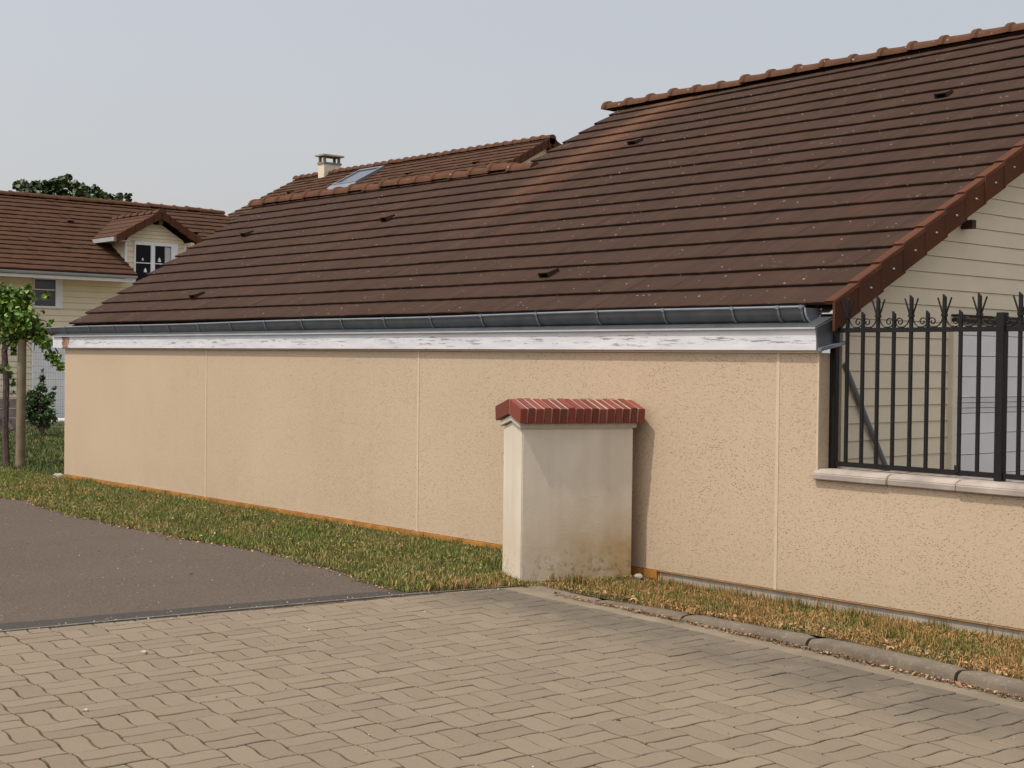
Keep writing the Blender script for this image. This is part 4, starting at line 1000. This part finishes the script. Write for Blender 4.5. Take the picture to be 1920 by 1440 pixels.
def zr(x, y):
    y0 = np.interp(x, kzx, kzy); z0 = np.interp(x, kzx, kzz); t = np.clip((y-y0)/(.35-y0), 0, 1); z1 = np.where(x > -7.8, -1.765, -1.72)
    return z0*(1-t)+z1*t+.008*noise2(x, y, 3.1, 2)
polyC = [(x, y+.01) for x, y in kb if x > -7.85 and x < 0.5] + [(.5, .02), (-7.83, .02), (-7.84, -.14), (-8.1, -1.02)]
o = grass('dry_grass', polyC, 70000, .036, .0055, GRASS_DRY, zr, dens=lambda x, y: np.where(x < -2.6, 1.0, .35), lean=1.25); tag(o, 'parched brown and green grass strip between kerb and rendered wall', 'grass', kind='stuff')
polyD = [(-8.25, -2.0), (-8.05, -1.25), (-7.85, -1.08), (-8.18, -1.06), (-8.5, -.95)]
o = grass('pillar_foot_grass', polyD, 1500, .06, .006, GRASS_DRY, lambda x, y: GZ+.002+0*x); tag(o, 'thin tufts of dry grass at the foot of the pillar corner', 'grass', kind='stuff')
def tufts(name, spots, per, h, m, zf, label):
    X = []; 
    for (x, y, r) in spots:
        n_ = int(per*(.5+rng.random())); X.append(np.stack([x+rng.normal(size=n_)*r, y+rng.normal(size=n_)*r*.5], 1))
    X = np.concatenate(X); X = X[(X[:, 1] < -.015)]; n_ = len(X); x, y = X[:, 0], X[:, 1]; z = zf(x, y)
    hh = h*(.4+.8*rng.random(n_)); a = rng.random(n_)*6.283; b_ = rng.random(n_)*6.283; w_ = .006
    dx, dy = np.cos(a)*w_/2, np.sin(a)*w_/2; lx, ly = np.cos(b_)*hh*.45*rng.random(n_), np.sin(b_)*hh*.45*rng.random(n_)
    V = np.stack([np.stack([x-dx, y-dy, z-.006], 1), np.stack([x+dx, y+dy, z-.006], 1), np.stack([x+dx*.7+lx*.4, y+dy*.7+ly*.4, z+hh*.6], 1), np.stack([x-dx*.7+lx*.4, y-dy*.7+ly*.4, z+hh*.6], 1), np.stack([x+lx, y+ly, z+hh*.95], 1)], 1).reshape(-1, 3)
    B = np.arange(n_)[:, None]*5; F = np.concatenate([B+np.array([[0, 1, 2]]), B+np.array([[0, 2, 3]]), B+np.array([[3, 2, 4]])])
    tag(npmesh(name, V, F, m), label, 'grass', kind='stuff')
sp = [(-18.8+10.4*rng.random(), -.06-.06*rng.random(), .08) for i in range(26)] + [(-18.5+10*rng.random(), -.3-1.2*rng.random(), .06) for i in range(60)]
tufts('grass_tufts', sp, 40, .07, GRASS, zl, 'longer green grass tufts against the foot of the wall and in the verge')
sp = [(-7.7+5*rng.random(), -.04-.05*rng.random(), .06) for i in range(34)] + [(-7.7+5.0*rng.random(), -.15-.9*rng.random(), .05) for i in range(55)] + [(-8.05+.3*rng.random(), -.85+.7*rng.random()*.4, .05) for i in range(6)]
tufts('dry_tufts', sp, 40, .08, GRASS_DRY, zr, 'longer straw coloured tufts in the parched strip beside the kerb')
# leaf litter along the kerb, pebbles, a fallen leaf
def litter(name, pts, size, m):
    n = len(pts); P = np.array(pts); nr = rng.normal(size=(n, 3))*.35+np.array([0, 0, 1]); nr /= np.linalg.norm(nr, axis=1)[:, None]
    t = np.cross(nr, rng.normal(size=(n, 3))); t /= np.linalg.norm(t, axis=1)[:, None]; u = np.cross(nr, t); s = size*(.4+rng.random(n))[:, None]
    V = np.stack([P-t*s*.5, P+u*s*.28+nr*s*.12, P+t*s*.55, P-u*s*.28+nr*s*.10], 1).reshape(-1, 3); B = np.arange(n)[:, None]*4
    return npmesh(name, V, np.concatenate([B+np.array([[0, 2, 1]]), B+np.array([[0, 3, 2]])]), m)
pts = []
for i in range(1500):
    x = -7.6+5.2*rng.random()**.9; y = np.interp(x, [k[0] for k in KF], [k[1] for k in KF]); pts.append((x, y-abs(rng.normal())*.022, GZ+.002+.012*rng.random()))
o = litter('leaf_litter', pts, .022, DEAD); tag(o, 'brown leaf litter gathered along the foot of the kerb', 'litter', kind='stuff')
pts = []
for i in range(900):
    x = -7.7+5*rng.random(); y = np.interp(x, kzx, kzy)+.02+abs(rng.normal())*.16; pts.append((x, y, float(zr(np.array([x]), np.array([y]))[0])+.01+.012*rng.random()))
o = litter('dead_leaves', pts, .03, DEAD); tag(o, 'dead leaves and straw scattered in the parched grass behind the kerb', 'litter', kind='stuff')
pts = []
for i in range(1300):
    x = -19+10.7*rng.random(); y0 = float(np.interp(x, [k[0] for k in lo], [k[1] for k in lo])); pts.append((x, y0+(.0-y0)*rng.random(), GZ+.02+.015*rng.random()))
for i in range(900):
    x = -17+8.6*rng.random(); y0 = float(np.interp(x, [k[0] for k in lo], [k[1] for k in lo])); pts.append((x, y0-abs(rng.normal())*.05, GZ+.003))
o = litter('turf_specks', pts, .026, DEAD); tag(o, 'bleached clover leaves and straw bits speckled through the green verge', 'litter', kind='stuff')
pts = [(-18+9.4*rng.random(), 0, GZ+.0005) for i in range(700)]; pts = [(x, -1.9-3.2*rng.random()**1.5, z) for x, y, z in pts]
pts = [p for p in pts if p[0] < -8.75+.16*(p[1]+4)]
for i in range(260):
    y = -1.4-3.6*rng.random(); pts.append((float(np.interp(y, [e[1] for e in E2], [e[0] for e in E2]))+rng.normal()*.07, y, GZ+.003))
for i in range(240): pts.append((-7.9+5*rng.random(), -1.8-3.5*rng.random(), GZ+.002))
o = litter('grit', pts, .013, GRIT); tag(o, 'pale grit and small stones scattered over the asphalt and pavers', 'grit', kind='stuff')
def pebble(p, r, label, m=STONE):
    bm = bmesh.new(); bmesh.ops.create_icosphere(bm, subdivisions=2, radius=r); q = random.Random(int(p[0]*1000))
    a = q.random()*3
    for v in bm.verts:
        v.co *= 1+.25*math.sin(v.co.x/r*2+a)*math.cos(v.co.y/r*3+a); v.co.z *= .6; v.co.x *= 1.25
        v.co += Vector((p[0], p[1], p[2]+r*.4))
    me = bpy.data.meshes.new('pebble'); bm.to_mesh(me); bm.free(); me.materials.append(m); o = bpy.data.objects.new('pebble', me); COL.objects.link(o); tag(o, label, 'stone', 'loose stones')
pebble((-7.50, -4.52, GZ), .020, 'pale angular stone lying alone on the pavers at the left')
pebble((-6.45, -5.35, GZ), .013, 'small yellowish stone in a paver joint near the lower left corner')
pebble((-6.95, -1.05, GZ+.025), .018, 'small white stone in the dry grass behind the kerb')
pebble((-7.80, -.12, GZ-.01), .035, 'pale rubble stone at the foot of the wall just right of the pillar')
pebble((-4.731, -3.461, GZ-.008), .012, 'black flat stone lying on the pavers in the centre foreground', DARKWOOD)
pebble((-4.44, -2.15, GZ-.004), .010, 'tiny black stone on the pavers at the right', DARKWOOD)
for (x, y, r, l) in ((-18.98, -.02, .06, 'pale broken stone lying against the left corner of the rendered wall'), (-19.15, .0, .045, 'smaller broken stone left of the wall corner in the grass')): pebble((x, y, GZ), r, l)
o = litter('fallen_leaf', [(-10.007, -2.87, GZ+.006)], .045, DEAD); tag(o, 'single orange fallen leaf lying on the asphalt road', 'leaf')
o = litter('fallen_leaf', [(-4.10, -1.53, GZ+.012)], .07, DEAD); tag(o, 'curled tan fallen leaf on the pavers against the kerb at the right edge', 'leaf')
